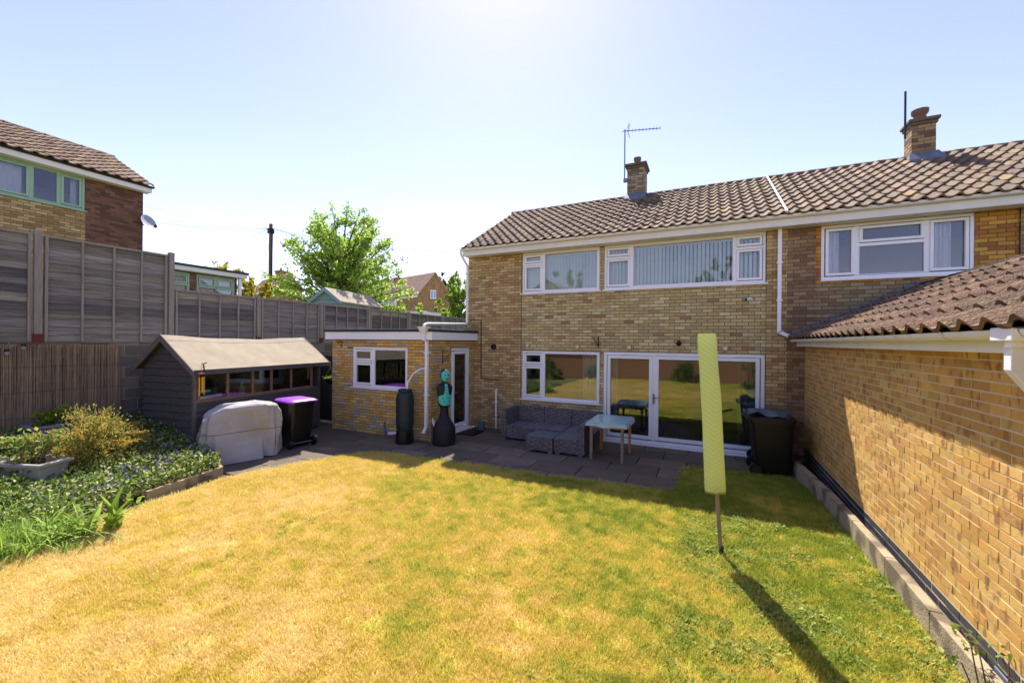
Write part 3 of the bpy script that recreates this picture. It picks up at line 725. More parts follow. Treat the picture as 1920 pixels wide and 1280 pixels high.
# ------------------------------------------------------------------ attached neighbour house on the right
nb = thing('neighbour_house', (4.5, 10, 0), 'attached brick house on the right with white three-part window and broad chimney', 'house')
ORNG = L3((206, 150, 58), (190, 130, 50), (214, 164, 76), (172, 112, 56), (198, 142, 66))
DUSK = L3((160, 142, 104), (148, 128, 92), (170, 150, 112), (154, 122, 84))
brick_wall(fw_, 1.47, 1.95, 0, 4.80, [], L3((156, 128, 94), (142, 114, 82), (166, 138, 102), (130, 102, 76)), 'brick_buff', 'mortar_brown', nb, seed=14, ind=150)
NW = (2.04, 4.25, 3.67, 4.74)
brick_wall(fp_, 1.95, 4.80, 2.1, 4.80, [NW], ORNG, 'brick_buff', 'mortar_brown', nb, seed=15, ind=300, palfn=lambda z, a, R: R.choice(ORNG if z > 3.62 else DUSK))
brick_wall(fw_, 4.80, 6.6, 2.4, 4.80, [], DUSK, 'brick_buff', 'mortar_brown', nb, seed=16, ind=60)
mb = MB(); mb.box((1.42, 10.05, 0), (1.44, 15.3, 4.8)); mb.box((1.4, 15.35, 0), (9, 15.6, 4.8)); mb.box((9, 10, 0), (9.2, 15.6, 4.8)); mb.box((6.6, 10, 0), (9, 10.2, 4.8)); mb.build('rear_wall', 'far_brick', nb)
mb = MB(); mb.box((1.42, 12.5, 2.6), (9, 12.6, 4.8)); mb.box((1.44, 10.1, 2.5), (9, 15.3, 2.6)); mb.build('inner_wall', 'room_wall', nb)
zt = 4.40
w = window(fp_, *NW, [(2.10, 2.58, 3.73, 4.68, True), (2.63, 3.60, 3.73, 4.30, False), (2.63, 3.60, 4.345, 4.68, True), (3.65, 4.19, 3.73, 4.68, True)], nb, glass='glass_up', sillw=.01)
curtain(w, fp_, 2.12, 2.36, 3.75, 4.66, .16, 'curtain', 3); curtain(w, fp_, 3.72, 4.0, 3.75, 4.66, .16, 'curtain', 4)
mb = MB(); mb.box((1.401, 9.70, 4.735), (9.2, 9.725, 4.92)); mb.build('fascia', 'upvc_old', nb)
mb = MB(); mb.box((1.401, 9.727, 4.745), (9.2, 10.02, 4.765)); mb.build('soffit', 'upvc_old', nb)
gutter((1.402, 9.645, 4.935), (9.2, 9.645, 4.94), (0, -1, 0), nb, brackets=9)
gable_roof(nb, 1.402, 9.2, 34, 11, seed=6)
a_, b_ = PY(1709, 280, 12.4), PY(1755, 280, 12.4); cyb = PX(1695, 280, a_.x).y; ct = PY(1725, 222, 12.4).z
chimney(nb, a_.x, b_.x, 12.4, max(12.75, cyb), 6.2, ct - .08, 22, L3((168, 138, 98), (148, 118, 84), (130, 104, 78), (176, 146, 104), (110, 92, 74)), capd=.065, potr=.12)
zf = 4.905 + (12.4 - 9.58) * 1.865 / 3.2
mb = MB(); mb.hexa([(a_.x - .1, 12.2, zf - .08), (b_.x + .1, 12.2, zf - .08), (b_.x + .1, 12.4, zf + .03), (a_.x - .1, 12.4, zf + .03)], [(a_.x - .1, 12.2, zf + .01), (b_.x + .1, 12.2, zf + .01), (b_.x + .04, 12.38, zf + .22), (a_.x - .04, 12.38, zf + .22)]); mb.build('lead_flashing', 'lead', nb)

# ------------------------------------------------------------------ long brick garage on the right
gar = thing('brick_garage', (1.78, 6, 0), 'low yellow brick garage with dark plinth, white gutter and mossy tiled roof', 'garage')
gx = Plane('-x', 1.78)
RUST = L3((214, 168, 88), (208, 160, 80), (218, 174, 98), (202, 152, 74), (210, 164, 86), (198, 148, 78))
brick_wall(gx, 1.2, 10.0, .345, 2.37, [], RUST, 'brick_rustic', 'mortar_pale', gar, seed=31, ind=300, proud=.003, J=.012)
brick_wall(Plane('-x', 1.776), 1.2, 10.0, -.03, .345, [], L3((200, 190, 190), (170, 165, 170), (225, 215, 215)), 'brick_blue', 'mortar_pale', gar, seed=32, ind=150, wname='plinth', proud=.003, J=.014)
mb = MB(); mb.box((1.79, 1.2, 0), (1.95, 9.98, 2.4)); mb.box((1.95, 1.2, 0), (5.4, 1.4, 2.4)); mb.box((5.25, 1.4, 0), (5.4, 9.98, 2.4)); mb.build('inner_wall', 'far_brick', gar)
mb = MB(); mb.box((1.635, 1.2, 2.345), (1.66, 9.97, 2.47)); mb.build('fascia', 'upvc_old', gar)
mb = MB(); mb.box((1.662, 1.2, 2.355), (1.80, 9.97, 2.372)); mb.build('soffit', 'upvc_old', gar)
g = gutter((1.575, 9.97, 2.475), (1.575, 1.2, 2.485), (-1, 0, 0), gar, brackets=11)
yb = 3.3
mb = MB(); mb.box((1.505, yb - .10, 2.415), (1.645, yb + .10, 2.495)); mb.tube([(1.575, yb, 2.43), (1.575, yb, 2.38)], .05, 10); mb.build('running_outlet', 'upvc', gar, bev=.008)
mb = MB(); mb.hexa([(1.535, yb - .034, 2.25), (1.615, yb - .034, 2.25), (1.615, yb + .034, 2.25), (1.535, yb + .034, 2.25)], [(1.535, yb - .034, 2.40), (1.615, yb - .034, 2.40), (1.615, yb + .034, 2.40), (1.535, yb + .034, 2.40)])
mb.hexa([(1.69, yb - .034, 2.02), (1.765, yb - .034, 2.02), (1.765, yb + .034, 2.02), (1.69, yb + .034, 2.02)], [(1.535, yb - .034, 2.25), (1.615, yb - .034, 2.25), (1.615, yb + .034, 2.25), (1.535, yb + .034, 2.25)])
mb.box((1.69, yb - .034, -.02), (1.765, yb + .034, 2.02)); mb.build('downpipe', 'upvc', gar, bev=.004)
GS = Vector((1.96, 0, .93)).normalized()
m = MB(); m.add([(1.55, 9.98, 2.44), (1.55, 1.2, 2.44), (3.6, 1.2, 3.41), (3.6, 9.98, 3.41), (5.65, 9.98, 2.44), (5.65, 1.2, 2.44)], [(0, 1, 2, 3), (3, 2, 5, 4)]); gr = m.build('roof', 'roof_deck', gar)
roof_tiles((1.50, 9.97, 2.475), (0, -1, 0), GS, 34, 7, .257, .325, 'tile_moss', L3((130, 101, 78), (116, 90, 70), (142, 112, 88), (108, 84, 66)), gr, seed=8, roll=.05, thick=.022)
k = 19
for i in range(k):
    m = MB(); vs = []; n = 7
    for yy, q in ((9.97 - .46 * i, 1), (9.97 - .46 * (i + 1) - .02, .92)):
        for j in range(n): a = math.pi * j / (n - 1); vs.append((3.6 - .14 * math.cos(a) * q, yy, 3.43 + .12 * math.sin(a) * q))
    m.add(vs, [(j, j + 1, n + j + 1, n + j) for j in range(n - 1)]); m.build('ridge_tile', 'tile_moss', gr, smooth=True)
# stepped lead flashing against the house
mb = MB(); i = 0; x = 1.56
while x < 3.6:
    zb = 2.50 + (x - 1.56) * .475
    zt = zb + .16
    mb.box((x, 9.965 + (.035 if x > 1.93 else 0) - .004, zb - .05), (x + .17, 9.992 + (.035 if x > 1.93 else 0), zt)); x += .158
mb.build('stepped_flashing', 'lead', gar)

# kerb of concrete edging stones
kerb = thing('kerb', (1.6, 6, 0), 'concrete kerb edging beside the garage', 'kerb'); del kerb['category']; kerb['kind'] = 'structure'
KP = [(1.43, 8.9, .285), (1.50, 8.1, .28), (1.58, 7.2, .27), (1.615, 6.3, .255), (1.65, 5.4, .24), (1.66, 4.5, .225), (1.675, 3.6, .215), (1.68, 2.7, .21), (1.685, 1.8, .21), (1.69, .9, .21)]
for (x0, y0, h0), (x1, y1, h1) in zip(KP[:-1], KP[1:]):
    m = MB(); y1b = y1 + .006
    m.hexa([(x0, y0, -.05), (x1, y1b, -.05), (x1 + .085, y1b, -.05), (x0 + .085, y0, -.05)], [(x0, y0, h0), (x1, y1b, h1), (x1 + .085, y1b, h1), (x0 + .085, y0, h0)])
    m.build('kerb_stone', 'concrete', kerb, bev=.008)
# ------------------------------------------------------------------ flat-roofed utility room
ut = thing('utility_room', (-7.5, 8, 0), 'small flat-roofed yellow brick utility room with white fascia and glazed side door', 'building')
YEL = L3((210, 174, 100), (202, 162, 88), (216, 184, 114), (192, 150, 84), (188, 174, 152), (176, 162, 140), (204, 166, 94))
uf, us = Plane('-y', 8.0), Plane('+x', -5.92)
UW = (-8.45, -6.63, 1.17, 2.21)
brick_wall(uf, -9.2, -5.92, 0, 2.42, [UW], YEL, 'brick_yellow', 'mortar_brown', ut, seed=41, ind=300)
UD = (8.84, 9.74, .06, 2.20)
brick_wall(us, 8.0, 10.0, 0, 2.42, [UD], YEL, 'brick_yellow', 'mortar_brown', ut, seed=42, ind=200)
mb = MB(); mb.box((-9.2, 8.02, 0), (-9.1, 10.0, 2.42)); mb.box((-9.1, 9.9, 0), (-6.2, 10.0, 2.42)); mb.build('inner_wall', 'room_wall', ut)
mb = MB(); mb.box((-9.1, 8.2, .01), (-6.0, 9.9, .05)); mb.build('floor', 'carpet', ut)
w = casement(*UW, [(-8.395, -7.77, [1.83], True), (-7.72, -6.685, [], False)], uf, ut, glass='glass_strong')
m = MB()
w = window(us, *UD, [(8.9, 9.68, .13, 2.14, True)], ut, fw=.06, sash=.08, sill=False, glass='glass_strong', name='side_door')
mb = MB(); us.box(mb, 8.80, 9.78, -.005, .055, -.10, .1); mb.build('door_step', 'upvc', w)
mb = MB(); mb.tube([us.p(8.97, 1.05, -.02), us.p(8.97, 1.05, -.06), us.p(9.08, 1.05, -.06)], .01, 6); mb.build('handle', 'metal_grey', w)
mb = MB(); mb.box((-9.32, 7.86, 2.41), (-5.80, 7.885, 2.60)); mb.box((-5.825, 7.886, 2.41), (-5.80, 9.98, 2.60)); mb.box((-9.32, 7.886, 2.41), (-9.295, 9.98, 2.60)); mb.build('fascia', 'upvc', ut)
mb = MB(); mb.box((-9.29, 7.89, 2.42), (-5.83, 9.98, 2.44)); mb.build('soffit', 'upvc_old', ut)
mb = MB(); mb.box((-9.35, 7.83, 2.601), (-5.77, 9.985, 2.675)); mb.build('flat_roof', 'felt_green', ut, bev=.02)
mb = MB(); mb.hexa([(-6.07, 7.77, 2.58), (-5.93, 7.77, 2.58), (-5.93, 7.855, 2.58), (-6.07, 7.855, 2.58)], [(-6.13, 7.72, 2.72), (-5.86, 7.72, 2.72), (-5.86, 7.90, 2.72), (-6.13, 7.90, 2.72)]); mb.build('hopper', 'upvc_old', ut)
xd = -6.0; mb = MB(); mb.box((xd - .034, 7.90, .32), (xd + .034, 7.968, 2.40)); mb.box((xd - .034, 7.79, 2.40), (xd + .034, 7.855, 2.60))
mb.hexa([(xd - .033, 7.90, 2.36), (xd + .033, 7.90, 2.36), (xd + .033, 7.967, 2.36), (xd - .033, 7.967, 2.36)], [(xd - .033, 7.79, 2.42), (xd + .033, 7.79, 2.42), (xd + .033, 7.854, 2.42), (xd - .033, 7.854, 2.42)])
mb.hexa([(xd - .034, 7.80, .22), (xd + .034, 7.80, .22), (xd + .034, 7.86, .19), (xd - .034, 7.86, .19)], [(xd - .034, 7.90, .34), (xd + .034, 7.90, .34), (xd + .034, 7.968, .34), (xd - .034, 7.968, .34)])
dp = mb.build('downpipe', 'upvc', ut)
for z in (2.1, 1.1):
    mb = MB(); mb.box((xd - .06, 7.89, z - .014), (xd + .06, 7.998, z + .014)); mb.build('pipe_clip', 'upvc', dp)
p0, p1 = PY(727, 811, 7.9), PY(758, 803, 7.9)
mb = MB(); mb.tube([(p0.x, 7.93, .07), (p1.x + .15, 7.93, .17)], .035, 8); mb.build('drain_pipe', 'upvc', ut, smooth=True)
mb = MB(); q = PY(721, 785, 7.97); mb.tube([(q.x, 8.0, .33), (q.x, 7.96, .32), (q.x + .02, 7.955, .1), (q.x + .06, 7.94, .03)], .022, 8); mb.build('overflow_pipe', 'grey_plastic', ut, smooth=True)

# ------------------------------------------------------------------ left neighbour house up the slope
lh = thing('hillside_house', (-16.7, 5, 2.24), 'brick house beyond the fence with green-framed upstairs window and tiled roof', 'house')
lf = Plane('+x', -16.7)
yR = PX(268, 420, -16.7).y; yP = PX(160, 380, -16.7).y
zb0 = PX(160, 396, -16.7).z; zs = PX(160, 337, -16.7).z
yW0 = PX(2, 340, -16.7).y - 1.1
DRED = L3((122, 84, 64), (106, 72, 56), (134, 96, 72), (94, 66, 54), (118, 86, 68))
LB = L3((186, 158, 104), (170, 142, 92), (196, 170, 118), (160, 128, 80), (148, 116, 78))
brick_wall(lf, yP, yR, 4.3, 7.2, [], DRED, 'brick_buff', 'mortar_dark', lh, seed=51, ind=300)
brick_wall(lf, 1.2, yP, 4.3, 7.2, [(yW0, yP - .01, zb0, 7.12)], LB, 'brick_buff', 'mortar_brown', lh, seed=52, ind=300)
mb = MB(); lf.box(mb, -3, yR, 2.2, 4.299, 0, .1); lf.box(mb, -3, 1.199, 4.3, 7.2, 0, .1); mb.box((-22, yR - .1, 2.2), (-16.82, yR, 7.2)); mb.box((-22, -3, 2.2), (-21.9, yR - .1, 7.2)); mb.box((-22, -3, 2.2), (-16.82, -2.9, 7.2)); mb.build('rear_wall', 'far_brick', lh)
mb = MB(); mb.add([(-16.7, yR, 7.2), (-22, yR, 7.2), (-19.35, yR, 8.7)], [(0, 1, 2)]); mb.build('gable', 'far_brick', lh)
mb = MB(); mb.box((-19.5, -2.5, 4.6), (-19.4, yR - .2, 7.2)); mb.box((-19.5, -2.5, 4.5), (-16.85, yR - .2, 4.6)); mb.build('inner_wall', 'room_wall', lh)
y1 = PX(58.5, 350, -16.7).y; y2 = PX(111, 360, -16.7).y; y3 = PX(160, 370, -16.7).y - .01
w = window(lf, yW0, yP - .01, zb0, 7.12, [(yW0 + .06, (yW0 + y1) / 2 - .35, zb0 + .06, 7.06, False), ((yW0 + y1) / 2 - .30, y1 - .03, zb0 + .06, 7.06, True), (y1 + .03, y2 - .03, zb0 + .06, 7.06, False), (y2 + .03, y3 - .06, zb0 + .06, 7.06, True)], lh, mat='green_frame', glass='glass_up', fw=.06)
curtain(w, lf, yW0 + .5, y1 - .12, zb0 + .08, 7.04, .2, waves=6); curtain(w, lf, (y2 + y3) / 2 + .02, y3 - .12, zb0 + .08, 7.04, .2, waves=3)
mb = MB(); lf.box(mb, -3, yR + .12, 7.12, 7.32, -.27, -.24); mb.build('fascia', 'upvc_old', lh)
mb = MB(); lf.box(mb, -3, yR + .1, 7.125, 7.145, -.239, .03); mb.build('soffit', 'upvc_old', lh)
gutter((-16.40, -3, 7.34), (-16.40, yR + .16, 7.32), (1, 0, 0), lh, mat='iron_black', brackets=8)
LS = Vector((-2.95, 0, 1.56)).normalized()
m = MB(); m.add([(-16.42, -3, 7.28), (-16.42, yR + .12, 7.28), (-19.37, yR + .12, 8.84), (-19.37, -3, 8.84), (-22.3, yR + .12, 7.28), (-22.3, -3, 7.28)], [(0, 1, 2, 3), (3, 2, 4, 5)]); lr = m.build('roof', 'roof_deck', lh)
roof_tiles((-16.36, .3, 7.31), (0, 1, 0), LS, 24, 10, (yR + .14 - .3) / 24, .335, 'tile_brown', L3((150, 126, 102), (140, 116, 92), (160, 138, 112), (130, 106, 86)), lr, seed=9)
for i in range(16):
    m = MB(); vs = []; n = 7
    for yy, q in ((.3 + .43 * i, 1), (.3 + .43 * (i + 1) + .02, .9)):
        for j in range(n): a = math.pi * j / (n - 1); vs.append((-19.37 + .13 * math.cos(a) * q, yy, 8.85 + .12 * math.sin(a) * q))
    m.add(vs, [(j, j + 1, n + j + 1, n + j) for j in range(n - 1)]); m.build('ridge_tile', 'ridge', lr, smooth=True)
# annex
an = thing('flat_roofed_annex', (-16.7, 8.6, 2.24), 'single-storey flat-roofed annex with green-framed windows beyond the fence', 'building')
zt = 4.98; yA = PX(452, 513, -16.7).y
h1 = (PX(318, 500, -16.7).y - .5, PX(356, 500, -16.7).y, 3.3, 4.72); h2 = (PX(369, 500, -16.7).y, PX(440, 520, -16.7).y, 3.3, 4.72)
brick_wall(lf, yR + .01, yA - .15, 3.0, 4.76, [h1, h2], DRED, 'brick_buff', 'mortar_dark', an, seed=53, ind=80)
mb = MB(); lf.box(mb, yR + .01, yA - .15, 2.2, 2.999, 0, .1); mb.box((-20, yA - .25, 2.2), (-16.82, yA - .15, 4.76)); mb.box((-20, yR, 2.2), (-19.9, yA - .25, 4.76)); mb.build('rear_wall', 'render_white', an)
for h, sp in ((h1, None), (h2, 1)):
    mid = (h[0] + h[1]) / 2
    ps = [(h[0] + .06, h[1] - .06, 3.36, 4.28, False)] + ([(h[0] + .06, h[1] - .06, 4.33, 4.66, True)] if not sp else [(h[0] + .06, mid - .02, 4.33, 4.66, True), (mid + .02, h[1] - .06, 4.33, 4.66, True)])
    w = window(lf, *h, ps, an, mat='green_frame', glass='glass_up'); curtain(w, lf, h[0] + .07, h[1] - .07, 3.38, 4.62, .11, waves=9, amp=.012)
mb = MB(); lf.box(mb, yR + .02, yA + .1, 4.77, 4.92, -.25, 3.3); mb.build('fascia', 'upvc_old', an)
mb = MB(); lf.box(mb, yR + .02, yA + .14, 4.921, 5.0, -.29, 3.35); mb.build('flat_roof', 'felt_green', an)
mb = MB(); lf.box(mb, yA - .13, yA - .03, 2.24, 4.76, -.1, .0); mb.build('corner_post', 'upvc', an)
# satellite dish on the gable corner
dc = PX(279, 416, -16.55); dsh = thing('satellite_dish', (dc.x, dc.y - .05, dc.z), 'grey satellite dish on the corner of the hillside house', 'dish')
m = MB(); ax = Vector((.72, .22, .3)).normalized(); s1 = ax.cross(UP).normalized(); s2 = s1.cross(ax); vs = [dc - ax * .05]; n = 20
for rr, dd in ((.13, -.04), (.24, .0)):
    for k in range(n): t = 6.283 * k / n; vs.append(dc + (s1 * math.cos(t) + s2 * math.sin(t) * 1.05) * rr + ax * dd)
m.add(vs, [(0, 1 + k, 1 + (k + 1) % n) for k in range(n)] + [(1 + k, 1 + (k + 1) % n, 1 + n + (k + 1) % n, 1 + n + k) for k in range(n)]); m.build('reflector', 'dish', dsh, smooth=True)
m = MB(); m.tube([dc - ax * .05, dc - ax * .12 - UP * .02, Vector((-16.72, yR + .01, dc.z - .1))], .018, 6); m.tube([dc - s2 * .22, dc - s2 * .26 + ax * .2], .01, 6); m.box(dc - s2 * .24 + ax * .18 - Vector((.03, .03, .04)), dc - s2 * .24 + ax * .18 + Vector((.03, .03, .05))); m.build('arm', 'metal_dark', dsh)

# ------------------------------------------------------------------ retaining wall, fence
rw = thing('retaining_wall', (-10.95, 5, 0), 'grey concrete block retaining wall below the wooden fence', 'wall')
rp = Plane('+x', -10.96)
brick_wall(rp, .9, 17.5, 0, 2.30, [], L3((118, 110, 98), (104, 98, 90), (128, 118, 104), (98, 92, 84)), 'block', 'mortar_block', rw, L=.45, H=.225, J=.012, ind=300, proud=.006, name='block', seed=61)
mb = MB(); mb.box((-11.3, -6, 0), (-10.975, 17.5, 2.295)); mb.box((-11.3, -6, 0), (-10.955, .88, 2.3)); mb.build('wall_core', 'mortar_block', rw)

fence = thing('wooden_fence', (-11, 9, 2.3), 'weathered grey lap-board fence on top of the retaining wall', 'fence')
SLATC = L3((150, 144, 134), (134, 129, 122), (164, 156, 144), (118, 114, 109), (146, 138, 126), (106, 102, 98))
slatm = []
for k in range(14):
    R = random.Random(200 + k); n = 14; vs = []; L_ = 1.0
    ph, am = R.uniform(0, 6), R.uniform(.004, .012)
    c = jit(SLATC[k % 6], .1)
    bot = [-.095 - am * math.sin(ph + i * .9) - am * .6 * math.sin(ph * 2 + i * 2.1) for i in range(n + 1)]
    for i in range(n + 1):
        y = i / n - .5; vs += [(.0, y, .085), (.022, y, bot[i]), (.008, y, bot[i] - .004), (-.008, y, .085)]
    fs = []
    for i in range(n):
        b = i * 4
        for q in range(4): fs.append((b + q, b + (q + 1) % 4, b + 4 + (q + 1) % 4, b + 4 + q))
    m = MB(); m.add(vs, fs, c); me = m.mesh('slat'); me.materials.append(MATS['fence_wood']); slatm.append(me)
def panel(y0, y1, z0, z1, lean=0):
    fr = MB(); top = MB(); XF = -10.93
    fr.box((XF - .04, y0, z1 - .03), (XF + .035, y1, z1 + .012)); pn = fr.build('fence_panel', 'fence_post', fence)
    z = z0 + .09; n = max(3, round((z1 - z0 - .03) / .142)); st = (z1 - z0 - .04) / n
    for i in range(n):
        o = bpy.data.objects.new('slat', random.choice(slatm)); COLL.objects.link(o); o.parent = pn
        o.location = (XF - .022 + random.uniform(-.004, .004), (y0 + y1) / 2, z0 + st * (i + .55)); o.scale = (1, (y1 - y0) * (1 if random.random() > .5 else -1), st / .142); o.rotation_euler = (random.uniform(-.006, .006), 0, 0)
    for t in (0.016, .27, .515, .755, .984):
        b = MB(); yy = y0 + (y1 - y0) * t; wv = .02 if t in (.016, .984) else .017
        b.box((XF + .001, yy - wv, z0), (XF + .032, yy + wv, z1 - .031)); b.build('batten', 'fence_post', pn)
    return pn
posts = [1.03] + [PX(x, 600, -10.95).y for x in (69, 319, 483, 601, 690.5, 765.5, 828.5)] + [17.85]
for i, y in enumerate(posts):
    zt = 4.32 if i <= 2 else 3.56
    mb = MB(); mb.box((-10.985, y - .05, 2.305), (-10.885, y + .05, zt)); po = mb.build('fence_post', 'fence_post', fence, bev=.005)
    mb = MB(); mb.box((-10.99, y - .056, 2.303), (-10.879, y + .056, 2.45)); mb.build('post_shoe', 'red_metal', po)
for i in range(len(posts) - 1):
    zt = 4.245 if i <= 1 else 3.50
    panel(posts[i] + .075, posts[i + 1] - .075, 2.32, zt)

# reed screening on the block wall
reed = thing('reed_screen', (-10.93, 2.6, .6), 'brown reed screening roll fixed to the retaining wall', 'screen')
mb = MB(); RC = L3((240, 230, 216), (220, 206, 192), (250, 242, 228), (200, 188, 174))
y = .95
while y < PX(226, 700, -10.93).y:
    r = random.uniform(.003, .006); dz = random.uniform(-.03, .0)
    mb.tube([(-10.93 + random.uniform(-.006, .008), y, .55), (-10.93 + random.uniform(-.008, .012), y + random.uniform(-.012, .012), 2.27 + dz)], r, 4, random.choice(RC), cap=False); y += r * 1.35
mb.build('reeds', 'reed', reed, kind='stuff')
for z in (.95, 1.4, 1.85):
    mb = MB(); mb.tube([(-10.917, .95, z), (-10.917, PX(226, 700, -10.93).y, z + .01)], .002, 4); mb.build('binding_wire', 'metal_dark', reed)
for px, py, lb in ((60, 663, 'left'), (44, 673, 'x')):
    pass
for i, (px, py) in enumerate(((13, 661), (44, 651))):
    q = PX(px, py, -10.86); lm = thing('wall_lamp', q, ('small bulb lamp on the reed screen, nearest the left edge', 'small bulb lamp on the reed screen, nearest the red-shod post')[i], 'lamp', 'small lamps along the reed screen')
    mb = MB(); mb.loft([(q.z - .05, q.x, q.y, .012, .012), (q.z - .035, q.x, q.y, .028, .028), (q.z, q.x, q.y, .03, .03), (q.z + .02, q.x, q.y, .02, .02)], 10); mb.build('bulb', 'planter_grey', lm, smooth=True)
    mb = MB(); mb.loft([(q.z + .02, q.x, q.y, .03, .03), (q.z + .06, q.x, q.y, .03, .03)], 10); mb.tube([(q.x, q.y, q.z + .05), (-10.93, q.y, q.z + .05)], .012, 6); mb.build('cap', 'iron_black', lm)

# ledger planks: gate between shed and utility room
gate = thing('side_gate', (-10.1, 8.5, 0), 'dark boarded side gate between the shed and utility room', 'gate')
for i in range(11):
    mb = MB(); x = -10.9 + i * .155; mb.box((x, 8.5, .05), (x + .148, 8.52, 1.93 + random.uniform(-.004, .004))); mb.build('board', 'gate_dark', gate)
for z in (.4, 1.55):
    mb = MB(); mb.box((-10.9, 8.47, z), (-9.2, 8.499, z + .09)); mb.build('rail', 'gate_dark', gate)

# ------------------------------------------------------------------ garden shed
SO = PZ(361, 862); t_ = Vector((-.14, .99, 0)).normalized(); n_ = Vector((-t_.y, t_.x, 0))
SM = Matrix(((t_.x, n_.x, 0, SO.x), (t_.y, n_.y, 0, SO.y), (0, 0, 1, 0), (0, 0, 0, 1)))
shed = thing('garden_shed', (SO.x - .7, SO.y + 1.6, 0), 'dark grey painted wooden shed with a felt roof and long window', 'shed')
SLN, SDP, SZ, SPK = 3.35, 1.42, 1.83, 2.36
def smb(): return MB(SM)
# board cladding, each board a piece
def board_front(x0, x1, z0, z1, y=0.0):
    m = smb(); m.hexa([(x0, y - .014, z0), (x1, y - .014, z0), (x1, y + .02, z0), (x0, y + .02, z0)], [(x0, y + .008, z1), (x1, y + .008, z1), (x1, y + .02, z1), (x0, y + .02, z1)]); m.build('cladding_board', 'shed_paint', shed)
zz = .05
while zz < 1.12:
    board_front(.05, SLN - .05, zz, min(zz + .122, 1.15)); zz += .125
board_front(.05, SLN - .05, 1.755, 1.86)
zz = .05
while zz < SPK - .1:
    z1 = min(zz + .134, SPK - .03)
    def ext(z): return (0, SDP) if z <= SZ + .0 else ((z - SZ) / (SPK - SZ) * SDP / 2, SDP - (z - SZ) / (SPK - SZ) * SDP / 2)
    a0, a1 = ext(zz); b0, b1 = ext(z1)
    m = smb(); m.hexa([(-.024, a0, zz), (.012, a0, zz), (.012, a1, zz), (-.024, a1, zz)], [(.0, b0, z1), (.012, b0, z1), (.012, b1, z1), (.0, b1, z1)]); m.build('cladding_board', 'shed_paint', shed); zz += .145
m = smb(); m.box((SLN - .02, 0, .05), (SLN, SDP, SZ)); m.box((0, SDP - .02, .05), (SLN, SDP, SZ)); m.box((.02, .02, .03), (SLN - .02, SDP - .02, .06)); m.add([(SLN - .01, 0, SZ), (SLN - .01, SDP, SZ), (SLN - .01, SDP / 2, SPK + .06)], [(0, 1, 2)]); m.add([(.013, -.02, .05), (.013, SDP + .02, .05), (.013, SDP + .02, SZ), (.013, SDP / 2, SPK + .06), (.013, -.02, SZ)], [(0, 1, 2, 3, 4)]); m.build('shell', 'shed_paint', shed)
for x in (0, SLN - .05):
    m = smb(); m.box((x - .013, -.022, 0), (x + .05, .03, SZ + .05)); m.build('corner_post', 'shed_trim' if x == 0 else 'shed_paint', shed)
# roof: sagging felt over two slopes
def roof_pt(x, t, side):   # t 0 eaves .. 1 ridge
    sag = -.07 * math.sin(math.pi * (x + .12) / (SLN + .3)) * t
    ye = -.20 if side == 0 else SDP + .15
    return (x, ye + (SDP / 2 - ye) * t, SZ - .06 + (SPK + .10 - (SZ - .06)) * t + sag + .008 * math.sin(x * 5 + t * 7))
for side in (0, 1):
    m = smb(); nx_, nt = 22, 6; vs = []; fs = []
    for dz in (0, -.022):
        for i in range(nx_ + 1):
            for j in range(nt + 1):
                p = roof_pt(-.13 + (SLN + .26) * i / nx_, j / nt, side); vs.append((p[0], p[1], p[2] + dz + .012 * (side == 0 and j == 0) * 0))
    k = (nx_ + 1) * (nt + 1)
    for b in (0,):
        for i in range(nx_):
            for j in range(nt): q = b + i * (nt + 1) + j; fs.append((q, q + nt + 1, q + nt + 2, q + 1))
    for i in range(nx_): q = i * (nt + 1); fs.append((q, q + nt + 1, q + nt + 1 + k, q + k))
    m.add(vs, fs); rr = m.build('roof_felt', 'felt_tan', shed, smooth=True, angle=60)
    m = smb(); m.add(vs[k:], [(i * (nt + 1) + j, (i + 1) * (nt + 1) + j, (i + 1) * (nt + 1) + j + 1, i * (nt + 1) + j + 1) for i in range(nx_) for j in range(nt)]); m.build('roof_boarding', 'shed_paint', shed)
m = smb(); vs = []
for dz, tt in ((.006, .84), (.01, .85)):
    for i in range(23): p = roof_pt(-.13 + (SLN + .26) * i / 22, tt + .006 * math.sin(i * 1.3), 0); vs.append((p[0], p[1], p[2] + dz))
m.add(vs, [(i, i + 1, 24 + i, 23 + i) for i in range(22)]); m.build('felt_lap', 'lead', shed)
for x in (-.155, SLN + .13):
    for side in (0, 1):
        m = smb(); e, r = roof_pt(x, -.02, side), roof_pt(x, 1.0, side)
        m.hexa([(x, e[1], e[2] - .11), (x + .022, e[1], e[2] - .11), (x + .022, r[1], r[2] - .13), (x, r[1], r[2] - .13)], [(x, e[1], e[2] + .012), (x + .022, e[1], e[2] + .012), (x + .022, r[1], r[2] + .012), (x, r[1], r[2] + .012)]); m.build('barge_board', 'shed_trim', shed)
m = smb(); m.box((-.13, -.215, SZ - .15), (SLN + .13, -.195, SZ - .05)); m.build('eaves_board', 'shed_paint', shed)
